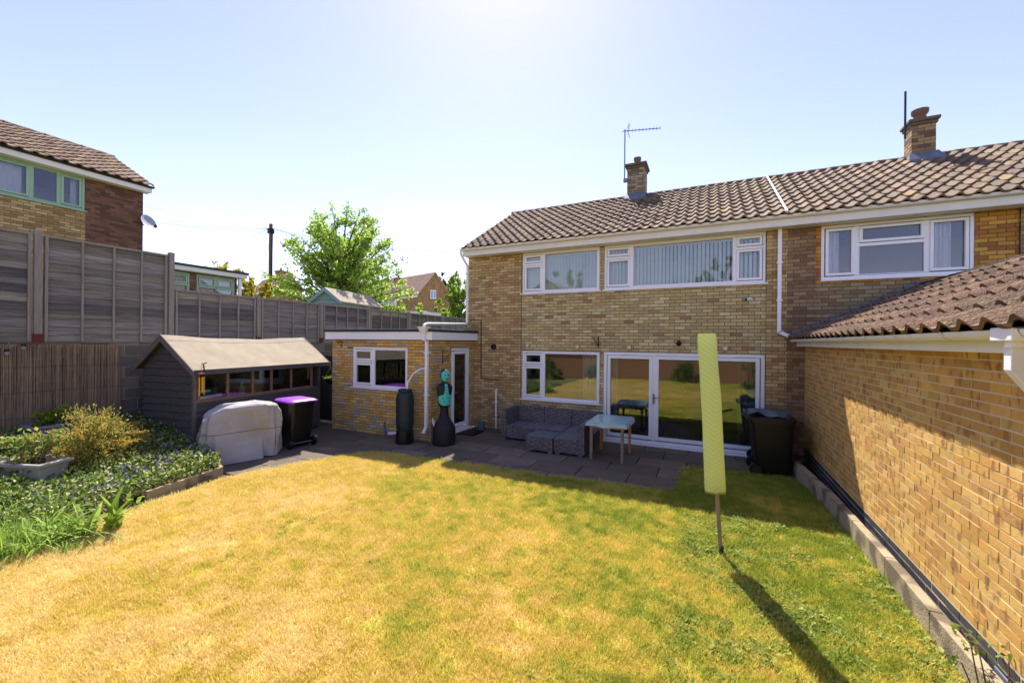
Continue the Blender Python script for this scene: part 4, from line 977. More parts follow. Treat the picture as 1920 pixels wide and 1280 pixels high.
# long window
def sx(px): 
    q = ray(px, 715); # intersect with the shed front plane
    tt = (SO - CAMP).dot(n_) / Vector((q.x, q.y, 0)).dot(n_); P = CAMP + q * tt; return (P - SO).dot(t_)
ed = [max(.1, sx(372))] + [sx(v) for v in (427, 474, 509, 546)] + [min(SLN - .08, sx(584))]
WZ0, WZ1 = 1.17, 1.74
m = smb(); m.box((ed[0] - .05, -.012, WZ0 - .06), (ed[-1] + .04, .05, WZ0)); m.box((ed[0] - .05, -.01, WZ1), (ed[-1] + .04, .05, WZ1 + .03))
for i, x in enumerate(ed): m.box((x - .026, -.01, WZ0), (x + .026, .05, WZ1))
wd = m.build('window', 'shed_frame', shed)
for i in range(len(ed) - 1):
    m = smb(); m.box((ed[i] + .024, .015, WZ0 - .004), (ed[i + 1] - .024, .019, WZ1 + .004)); m.build('pane', 'glass_shed', wd)
# things on the shelf behind the window
def inbox(name, x, y, z, sx_, sy_, sz_, mat, label, cat):
    m = smb(); m.box((x, y, z), (x + sx_, y + sy_, z + sz_)); m.box((x - .008, y - .008, z + sz_ * .86), (x + sx_ + .008, y + sy_ + .008, z + sz_ * .95)); o = m.build(name, mat, None, bev=.006); props(o, label, cat); return o
m = smb(); m.box((.05, .05, 1.10), (SLN - .05, .42, 1.13)); m.build('shelf', 'clutter', shed)
inbox('storage_box', .13, .09, 1.131, .52, .25, .10, 'white_box', 'flat white box on the shed shelf behind the first pane', 'box')
bx = inbox('storage_box', .16, .12, 1.232, .42, .24, .15, 'green_box', 'dark green lidded box on top of the flat white box', 'box')
m = smb(); m.box((.22, .108, 1.29), (.42, .118, 1.335)); m.build('box_label', 'white_box', bx)
inbox('tool_crate', ed[2] + .08, .14, 1.131, .4, .24, .22, 'clutter', 'brown crate behind the middle shed pane', 'crate')
m = smb(); q = SM @ Vector((ed[1] + .5, .22, 1.131))
mb = MB(); mb.loft([(1.131, q.x, q.y, .06, .06), (1.3, q.x, q.y, .065, .065), (1.34, q.x, q.y, .03, .03), (1.42, q.x, q.y, .028, .028)], 14); o = mb.build('plastic_bottle', 'planter', smooth=True); props(o, 'pale bottle behind the second shed pane', 'bottle')
q = SM @ Vector((ed[4] + .35, .22, 1.131))
mb = MB(); mb.loft([(1.131, q.x, q.y, .08, .08), (1.25, q.x, q.y, .11, .11)], 14); pot = mb.build('seedling_pot', 'pot_clay', smooth=True); props(pot, 'clay pot of seedlings behind the last shed pane', 'pot')
pts = rng.normal(size=(60, 3)) * (.06, .06, .03) + (q.x, q.y, 1.29); leaves('seedling_leaves', pts, .06, 'leaf', pot, L3((110, 150, 60), (140, 170, 70)))

# ------------------------------------------------------------------ covered barbecue
bb = thing('covered_barbecue', (-8.35, 5.15, 0), 'barbecue under a grey waterproof cover in front of the shed', 'barbecue cover')
ax = Vector((.42, .91, 0)).normalized(); ay = Vector((-ax.y, ax.x, 0))
BC = Vector((-8.48, 5.14, 0)); n = 72; rows = 22; vs = []; fs = []
for j in range(rows + 1):
    t = j / rows
    for k in range(n):
        w = 6.2832 * k / n; c, s = math.cos(w), math.sin(w)
        px_ = math.copysign(abs(c) ** .42, c); py_ = math.copysign(abs(s) ** .45, s)
        if t < .72:
            q = t / .72; z = .015 + q * .98; sc = 1.0 - .08 * q ** 2
        else:
            q = (t - .72) / .28; z = .995 + .11 * math.sin(q * 1.57) ; sc = .92 * (1 - q ** 3.2 * .98)
        fold = (.08 * math.sin(3 * w + 1.1 + t * 1.5) + .05 * math.sin(7 * w + 4 * t) + .03 * math.sin(13 * w - 3 * t)) * (1 - t) ** .6 * (1 if t < .72 else .4)
        lx, ly = .66 + (.05 if c < 0 else -.03) * (1 - t), .36
        zz = z + (.06 * (-c if c < 0 else 0) * (1 - q) if 0 else 0)
        if c < -.3: zz *= (1 - .26 * (-c - .3) * min(1, t * 1.6))      # lower shelf end on the left
        dent = -.05 * math.exp(-((c - .1) / .25) ** 2) * (1 if s < 0 else 0) * math.sin(min(1, t / .72) * 3.14)
        p = BC + ax * (px_ * (lx * sc + fold)) + ay * (py_ * (ly * sc + fold * .9 + dent))
        vs.append((p.x, p.y, max(.012, zz + .012 * math.sin(5 * w + 9 * t))))
for j in range(rows):
    for k in range(n): fs.append((j * n + k, j * n + (k + 1) % n, (j + 1) * n + (k + 1) % n, (j + 1) * n + k))
fs.append(tuple(rows * n + k for k in range(n)))
mb = MB(); mb.add(vs, fs); cv = mb.build('cover', 'cloth_cover', bb, smooth=True, angle=75)
sm_ = cv.modifiers.new('sub', 'SUBSURF'); sm_.levels = 2; sm_.render_levels = 2
tex = bpy.data.textures.new('wrinkle', 'CLOUDS'); tex.noise_scale = .42; tex.noise_depth = 1; tex.noise_basis = 'VORONOI_F2_F1'
dm = cv.modifiers.new('wrinkle', 'DISPLACE'); dm.texture = tex; dm.strength = -.055; dm.mid_level = .3; dm.texture_coords = 'GLOBAL'
# stitched seam round the cover: a dark thread line in the cloth
nt = MATS['cloth_cover'].node_tree; bs = [x for x in nt.nodes if x.type == 'BSDF_PRINCIPLED'][0]; src = bs.inputs['Base Color'].links[0].from_socket
ge = nt.nodes.new('ShaderNodeNewGeometry'); se = nt.nodes.new('ShaderNodeSeparateXYZ'); nt.links.new(ge.outputs['Position'], se.inputs[0])
cm = nt.nodes.new('ShaderNodeMath'); cm.operation = 'COMPARE'; cm.inputs[1].default_value = .58; cm.inputs[2].default_value = .006; nt.links.new(se.outputs['Z'], cm.inputs[0])
mm = nt.nodes.new('ShaderNodeMix'); mm.data_type = 'RGBA'; nt.links.new(cm.outputs[0], mm.inputs['Factor']); nt.links.new(src, mm.inputs['A']); mm.inputs['B'].default_value = (*lin((84, 76, 66)), 1); nt.links.new(mm.outputs['Result'], bs.inputs['Base Color'])

# ------------------------------------------------------------------ wheelie bins
def bin_(loc, rz, lid, body, label, lidz=0, crumple=None):
    b = thing('wheelie_bin', loc, label, 'bin', 'wheelie bins')
    T = Matrix.Translation(loc) @ Matrix.Rotation(rz, 4, 'Z')
    m = MB(T); m.loft([(.03, 0, .02, .235, .25), (.10, 0, .02, .245, .265), (.55, 0, .01, .27, .31), (.96, 0, 0, .29, .345), (.965, 0, 0, .315, .37), (1.0, 0, 0, .315, .37)], 28, power=7); m.build('body', body, b, smooth=True)
    for x in (-.17, 0, .17):
        m = MB(T); m.hexa([(x - .02, -.262, .12), (x + .02, -.262, .12), (x + .02, -.22, .12), (x - .02, -.22, .12)], [(x - .02, -.355, .95), (x + .02, -.355, .95), (x + .02, -.3, .95), (x - .02, -.3, .95)]); m.build('rib', body, b)
    m = MB(T); m.loft([(1.001, 0, 0, .325, .385), (1.03, 0, 0, .325, .385), (1.055, 0, .01, .29, .35), (1.07, 0, .01, .2, .25)], 28, power=7)
    l = m.build('lid', lid, b, smooth=True)
    m = MB(T); m.tube([(-.25, -.36, .99), (-.25, -.43, 1.03), (.25, -.43, 1.03), (.25, -.36, .99)], .016, 8); m.build('handle', lid if lid != 'grey_plastic' else body, b, smooth=True)
    for x in (-.27, .27):
        m = MB(T); m.tube([(x - .03, -.27, .10), (x + .03, -.27, .10)], .10, 20); wl = m.build('wheel', 'black_plastic', b, smooth=True)
        m = MB(T); s = 1 if x > 0 else -1; m.tube([(x + s * .028, -.27, .10), (x + s * .034, -.27, .10)], .06, 16); m.build('hub', 'metal_dark', wl, smooth=True)
    m = MB(T); m.tube([(-.24, -.27, .10), (.24, -.27, .10)], .012, 8); m.build('axle', 'metal_grey', b)
    return b, T
bin_((-8.42, 6.32, 0), rad(82), 'purple_plastic', 'black_plastic', 'black wheelie bin with a purple lid beside the shed')
b2, T2 = bin_((1.12, 9.58, 0), rad(-92), 'grey_plastic', 'grey_plastic', 'grey wheelie bin against the house wall by the patio doors')
b3, T3 = bin_((1.08, 8.98, 0), rad(-88), 'black_plastic', 'black_plastic', 'black wheelie bin with folded sheeting on its lid beside the garage wall')
m = MB(T3); vs = []; fs = []; nx_, ny_ = 16, 14
for i in range(nx_ + 1):
    for j in range(ny_ + 1):
        x, y = -.30 + .55 * i / nx_, -.36 + .62 * j / ny_; vs.append((x + .03 * math.sin(j * .9), y + .02 * math.sin(i), 1.085 + .022 * math.sin(x * 16 + y * 9) + .018 * math.sin(y * 21) + .025 * (1 if j < 4 else 0)))
for i in range(nx_):
    for j in range(ny_): q = i * (ny_ + 1) + j; fs.append((q, q + 1, q + ny_ + 2, q + ny_ + 1))
m.add(vs, fs); sh = m.build('folded_sheet', 'grey_plastic', None, smooth=True, angle=80); props(sh, 'crumpled grey plastic sheet lying on the black bin by the garage', 'sheet')
so = sh.modifiers.new('thick', 'SOLIDIFY'); so.thickness = .012

# ------------------------------------------------------------------ water butt
wb_ = PZ(770, 828); wbx, wby = -6.36, 7.60
bt = thing('water_butt', (wbx, wby, 0), 'dark green plastic water butt on a stand below the downpipe', 'water butt')
m = MB(); m.loft([(.0, wbx, wby, .20, .20), (.30, wbx, wby, .185, .185), (.31, wbx, wby, .16, .16)], 8, power=2.6); m.build('stand', 'black_plastic', bt, bev=.01)
m = MB(); secs = []
for i in range(27):
    z = .30 + .90 * i / 26; r = .205 + .004 * math.cos(i / 26 * 6.28 * 4) - (.03 * (1 - i / 3) if i < 3 else 0) - (.06 * ((i - 22) / 4) ** 2 if i > 22 else 0); secs.append((z, wbx, wby, r, r))
m.loft(secs, 26); m.build('barrel', 'butt_green', bt, smooth=True, angle=60)
m = MB(); m.loft([(1.2, wbx, wby, .16, .16), (1.245, wbx, wby, .165, .165), (1.26, wbx, wby, .13, .13)], 24); m.build('lid', 'butt_green', bt, smooth=True)
m = MB(); m.tube([(wbx + .05, wby, 1.25), (wbx + .06, wby + .02, 1.42), (wbx + .14, wby + .12, 1.62), (wbx + .24, wby + .24, 1.72), (xd - .02, 7.93, 1.74)], .016, 8); m.build('filler_hose', 'upvc', bt, smooth=True)
m = MB(); m.tube([(wbx - .02, wby - .2, .42), (wbx - .02, wby - .26, .42), (wbx - .02, wby - .26, .38)], .014, 6); m.build('tap', 'black_plastic', bt)

# ------------------------------------------------------------------ sparring dummy
dx_, dy_ = -5.50, 7.95
dm_ = thing('sparring_dummy', (dx_, dy_, 0), 'black free-standing sparring dummy with teal face and target belly', 'punching dummy')
m = MB(); m.loft([(0, dx_, dy_, .24, .24), (.02, dx_, dy_, .265, .265), (.36, dx_, dy_, .265, .265), (.42, dx_, dy_, .25, .25), (.52, dx_, dy_, .18, .18), (.64, dx_, dy_, .11, .11), (.74, dx_, dy_, .095, .095), (.92, dx_, dy_, .095, .095)], 22); m.build('base', 'dummy_black', dm_, smooth=True)
FD = Vector((.84, -.54, 0)).normalized(); SD = Vector((-FD.y, FD.x, 0))      # facing, its left
TD = Matrix(((SD.x, -FD.x, 0, dx_), (SD.y, -FD.y, 0, dy_), (0, 0, 1, 0), (0, 0, 0, 1)))   # local -y is the front
m = MB(TD); m.loft([(.86, 0, 0, .10, .10), (.90, 0, 0, .135, .12), (1.0, 0, 0, .15, .125), (1.12, 0, 0, .16, .12), (1.22, 0, 0, .185, .125), (1.30, 0, 0, .195, .12), (1.36, 0, 0, .17, .105), (1.40, 0, 0, .11, .08), (1.42, 0, .005, .068, .07), (1.445, 0, .0, .066, .068),
          (1.48, 0, -.005, .082, .09), (1.54, 0, -.01, .098, .112), (1.62, 0, -.005, .102, .116), (1.69, 0, 0, .088, .10), (1.73, 0, 0, .052, .06), (1.74, 0, 0, .01, .01)], 24); m.build('figure', 'dummy_black', dm_, smooth=True, angle=80)
def pad(secs, w0, w1, mat, nm, off=.006):
    m = MB(TD); n = 14; vs = []
    for z, cx_, cy_, rx, ry, half in secs:
        for k in range(n + 1):
            w = -math.pi / 2 + (k / n - .5) * 2 * half; vs.append((cx_ + (rx + off) * math.cos(w), cy_ + (ry + off) * math.sin(w), z))
    m.add(vs, [(i * (n + 1) + k, i * (n + 1) + k + 1, (i + 1) * (n + 1) + k + 1, (i + 1) * (n + 1) + k) for i in range(len(secs) - 1) for k in range(n)]); return m.build(nm, mat, dm_, smooth=True, angle=80)
pad([(.905, 0, 0, .135, .12, .5), (.93, 0, 0, .14, .122, 1.0), (1.0, 0, 0, .15, .125, 1.45), (1.08, 0, 0, .157, .122, 1.45), (1.13, 0, 0, .162, .121, 1.1), (1.16, 0, 0, .168, .122, .35), (1.25, 0, 0, .19, .124, .22), (1.36, 0, 0, .17, .105, .2), (1.40, 0, 0, .11, .08, .3)], 0, 0, 'dummy_teal', 'belly_target')
fc = pad([(1.45, 0, -.003, .068, .072, .5), (1.48, 0, -.005, .082, .09, 1.1), (1.54, 0, -.01, .098, .112, 1.35), (1.62, 0, -.005, .102, .116, 1.3), (1.67, 0, -.002, .093, .106, 1.1), (1.70, 0, 0, .082, .094, .6)], 0, 0, 'dummy_teal', 'face')
m = MB(TD); m.hexa([(-.016, -.10, 1.545), (.016, -.10, 1.545), (.016, -.09, 1.545), (-.016, -.09, 1.545)], [(-.006, -.106, 1.60), (.006, -.106, 1.60), (.006, -.1, 1.60), (-.006, -.1, 1.60)]); m.hexa([(-.018, -.15, 1.548), (.018, -.15, 1.548), (.018, -.1, 1.548), (-.018, -.1, 1.548)], [(-.006, -.128, 1.61), (.006, -.128, 1.61), (.006, -.1, 1.60), (-.006, -.1, 1.60)]); m.build('nose', 'dummy_teal', fc)
for x in (-.035, .035):
    m = MB(TD); m.box((x - .016, -.128, 1.60), (x + .016, -.10, 1.615)); m.build('eye', 'dummy_black', fc)
    m = MB(TD); m.loft([(1.55, x * 2.95, .005, .012, .02), (1.58, x * 3.0, .005, .014, .024), (1.605, x * 2.95, .005, .01, .018)], 8); m.build('ear', 'dummy_black', fc, smooth=True)
m = MB(TD); m.box((-.026, -.124, 1.505), (.026, -.092, 1.515)); m.build('mouth', 'dummy_black', fc)
for (x, z) in ((-.08, 1.08), (.04, 1.09), (-.05, 1.0), (.07, 1.01), (0, 1.2), (0, 1.27), (0, 1.33)):
    m = MB(TD); yy = -(.135 if z < 1.15 else .133) * math.sqrt(max(.1, 1 - (x / .18) ** 2)) if z < 1.3 else -.122; m.tube([(x, yy + .02, z), (x, yy - .002, z)], .013, 8); m.build('target_dot', 'dummy_black', dm_)
m = MB(); q = Vector((dx_ - .20, dy_ - .16, .5)); m.add([q + Vector((-.05, .03, .12)), q + Vector((.09, -.06, .04)), q + Vector((.06, -.04, -.07)), q + Vector((-.05, .02, -.02)), q + Vector((-.046, .034, .12)), q + Vector((.094, -.056, .04)), q + Vector((.064, -.036, -.07)), q + Vector((-.046, .024, -.02))], [(0, 1, 2, 3), (4, 5, 6, 7), (0, 1, 5, 4), (1, 2, 6, 5), (2, 3, 7, 6), (3, 0, 4, 7)]); m.build('tag', 'white_box', dm_)
# small grey pot by the door and door mat
q = PZ(893, 798); m = MB(); m.loft([(.0, -5.55, 9.78, .08, .08), (.2, -5.55, 9.78, .1, .1), (.2, -5.55, 9.78, .09, .09)], 14); o = m.build('plant_pot', 'grey_plastic', smooth=True); props(o, 'small grey pot in the corner by the side door', 'pot')
m = MB(); m.box((-5.82, 8.95, .001), (-5.35, 9.6, .016)); o = m.build('door_mat', 'iron_black'); props(o, 'black door mat outside the side door', 'mat')

# ------------------------------------------------------------------ rattan furniture
WV = L3((235, 230, 230), (215, 210, 212), (200, 196, 200), (228, 220, 216))
def woven(m, fr_box, st=.03, jitv=.0):
    """a box clad in horizontal strands: thin proud strips all round"""
    (x0, y0, z0), (x1, y1, z1) = fr_box
    m.box((x0 + .006, y0 + .006, z0), (x1 - .006, y1 - .006, z1), (.35, .34, .35))
    n = max(1, int((z1 - z0) / .042)); h = (z1 - z0) / n
    for i in range(n):
        L = x1 - x0; k = max(1, int(L / .045)); 
        for ax_, a0, a1 in (('x', x0, x1), ('y', y0, y1)):
            k = max(1, int((a1 - a0) / .048)); w = (a1 - a0) / k
            for j in range(k):
                e = .006 if (i + j) % 2 else .0; c = tuple(v * (1.0 if (i + j // 2) % 2 else .74) for v in random.choice(WV)); b0, b1 = a0 + j * w + .001, a0 + (j + 1) * w - .001; zz0, zz1 = z0 + i * h + .003, z0 + (i + 1) * h - .002
                if ax_ == 'x':
                    m.quad((b0, y0 - e, zz0), (b1, y0 - e, zz0), (b1, y0 - e, zz1), (b0, y0 - e, zz1), c)
                else:
                    m.quad((x1 + e, b0, zz0), (x1 + e, b1, zz0), (x1 + e, b1, zz1), (x1 + e, b0, zz1), c); m.quad((x0 - e, b0, zz0), (x0 - e, b1, zz0), (x0 - e, b1, zz1), (x0 - e, b0, zz1), c)
    # top strands
    k = max(1, int((x1 - x0) / .05)); w = (x1 - x0) / k
    for j in range(k): m.quad((x0 + j * w + .001, y0, z1 + .002 * (j % 2) + .001), (x0 + (j + 1) * w - .001, y0, z1 + .002 * (j % 2) + .001), (x0 + (j + 1) * w - .001, y1, z1 + .002 * (j % 2) + .001), (x0 + j * w + .001, y1, z1 + .002 * (j % 2) + .001), random.choice(WV))
sf = thing('rattan_sofa', (-3.3, 9.5, 0), 'grey woven rattan corner sofa without cushions under the ground-floor window', 'sofa')
def rpart(name, a, b, root, mat='weave_dark', st=.03):
    m = MB(); woven(m, (a, b), st); return m.build(name, mat, root)
XS = [-4.42, -3.70, -2.98, -2.26]
for i in range(3): rpart('seat', (XS[i] + .008, 9.02, .05), (XS[i + 1] - .008, 9.72, .34), sf)
for i in range(3): rpart('backrest', (XS[i] + .008, 9.74, .05), (XS[i + 1] - .008, 9.86, .74 - .01 * i), sf)
rpart('armrest', (-4.56, 9.02, .05), (-4.425, 9.86, .72), sf)
for x in (-4.5, -3.4, -2.4):
    m = MB(); m.box((x - .05, 9.03, 0), (x + .05, 9.1, .05)); m.build('foot', 'metal_grey', sf)
st_ = thing('rattan_chair', (-2.6, 8.65, 0), 'grey woven rattan seat with one high arm next to the table', 'chair')
rpart('seat', (-2.93, 8.30, .05), (-2.40, 9.0, .34), st_); rpart('armrest', (-2.395, 8.30, .05), (-2.27, 9.0, .66), st_)
for x in (-2.86, -2.36):
    m = MB(); m.box((x - .05, 8.305, 0), (x + .05, 8.36, .05)); m.build('foot', 'metal_grey', st_)
fs_ = thing('rattan_footstool', (-3.25, 8.55, 0), 'grey woven rattan footstool with a glass top in front of the sofa', 'footstool')
rpart('base', (-3.56, 8.24, .05), (-2.945, 8.86, .33), fs_); m = MB(); m.box((-3.555, 8.245, .336), (-2.95, 8.855, .346)); m.build('glass_top', 'glass_dark', fs_)
for x in (-3.5, -3.0):
    m = MB(); m.box((x - .05, 8.245, 0), (x + .05, 8.3, .05)); m.build('foot', 'metal_grey', fs_)

tb = thing('garden_table', (-1.85, 8.75, 0), 'small table with a pale turquoise cloth beside the rattan seat', 'table')
TX0, TX1, TY0, TY1 = -2.20, -1.42, 8.22, 9.22
m = MB(); m.box((TX0 + .04, TY0 + .04, .66), (TX1 - .04, TY1 - .04, .74)); m.build('table_frame', 'wood_orange', tb)
m = MB(); m.box((TX0, TY0, .755), (TX1, TY1, .775)); m.build('glass_top', 'table_cloth', tb, bev=.006)
m = MB(); vs = []; n = 96
per = []
for k in range(n):
    u = k / n * 4; e = u % 1
    c = [(TX0, TY0), (TX1, TY0), (TX1, TY1), (TX0, TY1)]; p, q = c[int(u)], c[(int(u) + 1) % 4]; per.append((p[0] + (q[0] - p[0]) * e, p[1] + (q[1] - p[1]) * e))
cxx, cyy = (TX0 + TX1) / 2, (TY0 + TY1) / 2
for lv, (o_, z) in enumerate(((.0, .753), (.02, .748), (.03, .725), (.034, .695))):
    for k, (x, y) in enumerate(per):
        d = Vector((x - cxx, y - cyy)).normalized(); ww = (.010 * math.sin(k * .75) + .007 * math.sin(k * 1.9)) * (lv >= 2); vs.append((x + d.x * (o_ + ww), y + d.y * (o_ + ww), z + (.014 * math.sin(k * .4) if lv == 3 else 0)))
m.add(vs, [(l * n + k, l * n + (k + 1) % n, (l + 1) * n + (k + 1) % n, (l + 1) * n + k) for l in range(3) for k in range(n)] + [tuple(range(n))]); m.build('table_cloth', 'table_cloth', tb, smooth=True, angle=70)
for x, y, mt in ((TX0 + .08, TY0 + .07, 'wood_grey'), (TX1 - .08, TY0 + .07, 'wood_grey'), (TX0 + .08, TY1 - .07, 'wood_orange'), (TX1 - .08, TY1 - .07, 'wood_orange')):  # front legs coloured grey for the shade on them; the wood is orange
    m = MB(); m.hexa([(x - .024, y - .024, 0), (x + .024, y - .024, 0), (x + .024, y + .024, 0), (x - .024, y + .024, 0)], [(x - .03, y - .03, .74), (x + .03, y - .03, .74), (x + .03, y + .03, .74), (x - .03, y + .03, .74)]); m.build('leg', mt, tb)

# ------------------------------------------------------------------ rotary airer in its cover
pb_ = PZ(1352, 1040); dq = (pb_ - CAMP).dot(FW)
at = lambda px, py: PD(px, py, dq)
ra = thing('rotary_airer', (pb_.x, pb_.y, 0), 'folded rotary clothes airer in a lime green chevron cover standing on the lawn', 'clothes airer')
m = MB(); m.tube([pb_ - UP * .02, at(1343, 905)], .0215, 12); m.build('post', 'wood_grey', ra, smooth=True)
m = MB(); m.tube([pb_ - UP * .02, pb_ + UP * .10 + (at(1343, 905) - pb_).normalized() * .01], .026, 12); m.build('ground_socket', 'metal_dark', ra, smooth=True)
prof = [(922, 1323, 1360), (915, 1322, 1360), (860, 1320, 1357), (800, 1318, 1354), (740, 1315, 1351), (690, 1312, 1346), (655, 1309, 1344), (632, 1309, 1342.5), (625, 1309.5, 1341)]
vs = []; n = 28
for (yy, xl, xr) in prof:
    a, b = at(xl, yy), at(xr, yy); c = (a + b) / 2; hw = (b - a).length / 2; dirx = (b - a).normalized(); dep = hw * .62
    for k in range(n):
        w = 6.2832 * k / n; r = 1 + .05 * math.sin(4 * w + yy * .03)
        vs.append(c + dirx * (hw * math.copysign(abs(math.cos(w)) ** .8, math.cos(w))) + FW * (dep * math.sin(w) * r))
mcv = bpy.data.materials.new('chevron'); 
m = MB(); m.add(vs, [(l * n + k, l * n + (k + 1) % n, (l + 1) * n + (k + 1) % n, (l + 1) * n + k) for l in range(len(prof) - 1) for k in range(n)] + [tuple((len(prof) - 1) * n + k for k in range(n))]); cvr = m.build('cover', 'lime_fabric', ra, smooth=True, angle=70)
m = MB(); vs = []
for (yy, xl, xr) in ((922.5, 1322.6, 1360.4), (919, 1322.2, 1360.3)):
    a, b = at(xl, yy), at(xr, yy); c = (a + b) / 2; hw = (b - a).length / 2 + .001; dirx = (b - a).normalized()
    for k in range(n): w = 6.2832 * k / n; vs.append(c + dirx * (hw * math.copysign(abs(math.cos(w)) ** .8, math.cos(w))) + FW * ((hw * .62 + .001) * math.sin(w)))
m.add(vs, [(k, (k + 1) % n, n + (k + 1) % n, n + k) for k in range(n)]); m.build('hem', 'lime_dark', cvr)
# chevron weave in the cover's own colour
mt = MATS['lime_fabric']; nt = mt.node_tree; N = nt.nodes; K = nt.links
tc = N.new('ShaderNodeNewGeometry'); sp = N.new('ShaderNodeSeparateXYZ'); vm = N.new('ShaderNodeVectorMath'); vm.operation = 'DOT_PRODUCT'; vm.inputs[1].default_value = RT
K.new(tc.outputs['Position'], sp.inputs[0]); K.new(tc.outputs['Position'], vm.inputs[0])
def mth(op, a, b=None):
    q = N.new('ShaderNodeMath'); q.operation = op
    for i, v in enumerate((a, b)):
        if v is None: continue
        if isinstance(v, (int, float)): q.inputs[i].default_value = v
        else: K.new(v, q.inputs[i])
    return q.outputs[0]
cen = at(1336, 780).dot(RT)
lean_ = mth('MULTIPLY', mth('SUBTRACT', sp.outputs['Z'], 1.55), -.06)
ab = mth('ABSOLUTE', mth('SUBTRACT', mth('SUBTRACT', vm.outputs['Value'], cen), mth('MULTIPLY', lean_, -1.0)))
ph = mth('MULTIPLY', mth('SUBTRACT', sp.outputs['Z'], mth('MULTIPLY', ab, .75)), 120)
sn = mth('MULTIPLY', mth('ADD', mth('SINE', ph), 1), .5)
bs = [x for x in N if x.type == 'BSDF_PRINCIPLED'][0]; tr_ = [x for x in N if x.type == 'BSDF_TRANSLUCENT'][0]
mx = N.new('ShaderNodeMix'); mx.data_type = 'RGBA'; K.new(sn, mx.inputs['Factor']); mx.inputs['A'].default_value = (*lin((203, 211, 146)), 1); mx.inputs['B'].default_value = (*lin((211, 218, 160)), 1)
K.new(mx.outputs['Result'], bs.inputs['Base Color']); K.new(mx.outputs['Result'], tr_.inputs['Color'])
# ------------------------------------------------------------------ small fittings on the walls
for i, (px, py, lb) in enumerate(((990, 648, 'small square brass wall light above the small side of the ground-floor window'), (1083, 650, 'small square brass wall light above the large pane of the ground-floor window'),
                              (1180, 651, 'small square brass wall light above the left patio door pane'), (1360, 653, 'small square brass wall light right of the lime airer cover'))):
    q = PY(px, py, 10.0); t = thing('wall_light', (q.x, 10.0, q.z), lb, 'light', 'square wall lights above the patio')
    m = MB(); m.box((q.x - .05, 9.955, q.z - .05), (q.x + .05, 10.045, q.z + .05)); m.build('housing', 'brass', t, bev=.006)
    m = MB(); m.box((q.x - .028, 9.948, q.z - .028), (q.x + .028, 9.954, q.z + .028)); m.build('lens', 'white_box', t)
q = PY(938, 485, 9.99); m = MB(); m.loft([(q.z - .03, q.x, 9.97, .03, .03), (q.z + .02, q.x, 9.97, .04, .04)], 12); o = m.build('eaves_light', 'brass', smooth=True); props(o, 'tiny round light under the eaves near the left corner', 'light')
q = PY(1273, 643, 9.97); t = thing('motion_sensor', q, 'dark dome motion sensor above the patio doors', 'sensor'); m = MB(); m.loft([(q.z - .06, q.x, 9.94, .03, .03), (q.z - .03, q.x, 9.94, .055, .055), (q.z, q.x, 9.94, .06, .06), (q.z + .02, q.x, 9.94, .03, .03)], 14); m.build('dome', 'iron_black', t, smooth=True); m = MB(); m.box((q.x - .03, 9.96, q.z - .02), (q.x + .03, 10.04, q.z + .06)); m.build('bracket', 'iron_black', t)
q = PY(1402, 562, 9.97); t = thing('security_camera', q, 'white bullet security camera below the long upstairs window', 'camera'); m = MB(); m.tube([q + Vector((.08, .07, .0)), q + Vector((.04, .0, .02)), q + Vector((-.03, -.07, .0))], .032, 12); m.build('body', 'upvc', t, smooth=True); m = MB(); m.tube([q + Vector((-.03, -.07, 0)), q + Vector((-.04, -.08, -.002))], .025, 12); m.build('lens', 'iron_black', t)
def bracket(px, py, Y, label, size=.2, sgn=-1, nrm=(0, -1, 0)):
    q = PY(px, py, Y); nv = Vector(nrm); t = thing('hanging_bracket', q, label, 'bracket', 'iron hanging basket brackets')
    m = MB(); b = q - nv * 0; m.tube([b - UP * size * .7, b + UP * size * .7], .012, 6); m.tube([b + UP * size * .55, b + UP * size * .55 + nv * size * 1.1, b + UP * size * .65 + nv * size * 1.15], .009, 6); m.tube([b - UP * size * .5, b + nv * size * .5 + UP * .0, b + UP * size * .5 + nv * size * .9], .009, 6); m.build('iron', 'iron_black', t); return t
bracket(1122, 641, 10.02, 'black iron hanging bracket between ground-floor window and patio doors', .2, nrm=(-.5, -.86, 0))
bracket(641, 645, 7.985, 'black iron bracket on the front of the utility room near its left end', .12, nrm=(-.8, -.6, 0))
q = us.p(8.45, 2.0, -.012); t = thing('hanging_bracket', q, 'thin black iron bracket on the utility room wall beside its door', 'bracket', 'iron hanging basket brackets'); m = MB(); m.tube([q - UP * .18, q + UP * .16], .01, 6); m.tube([q + UP * .13, q + UP * .14 + Vector((.26, .1, 0))], .008, 6); m.tube([q - UP * .14, q + UP * .12 + Vector((.2, .08, 0))], .006, 6); m.build('iron', 'iron_black', t)

# TV aerials
def aerial(px, ptop, pbase, boom0, boom1, Y, label, X=None):
    t0, b0 = PY(px, ptop, Y), PY(px, pbase, Y); t = thing('tv_aerial', b0, label, 'aerial')
    m = MB(); m.tube([b0, (b0.x, b0.y, t0.z)], .018, 8); m.build('mast', 'metal_grey', t, smooth=True)
    return t, b0, t0
t, b0, t0 = aerial(1171, 243, 338, None, None, 12.42, 'rooftop television aerial on a thin mast beside the left chimney')
e0, e1 = PY(1167, 246.5, 12.42), PY(1238, 240.5, 12.42); dv = (e1 - e0).normalized(); nv = Vector((-dv.y, dv.x, 0)).normalized()
nv = Vector((.25, .97, 0)).cross(dv).normalized() if False else Vector((0, .3, .95))
m = MB(); m.tube([e0, e1], .011, 6); m.build('boom', 'metal_dark', t)
for i in range(9):
    c = e0 + dv * ((e1 - e0).length * (.27 + .73 * i / 8)); m = MB(); m.tube([c - nv * .06, c + nv * .06], .006, 5); m.build('element', 'metal_dark', t)
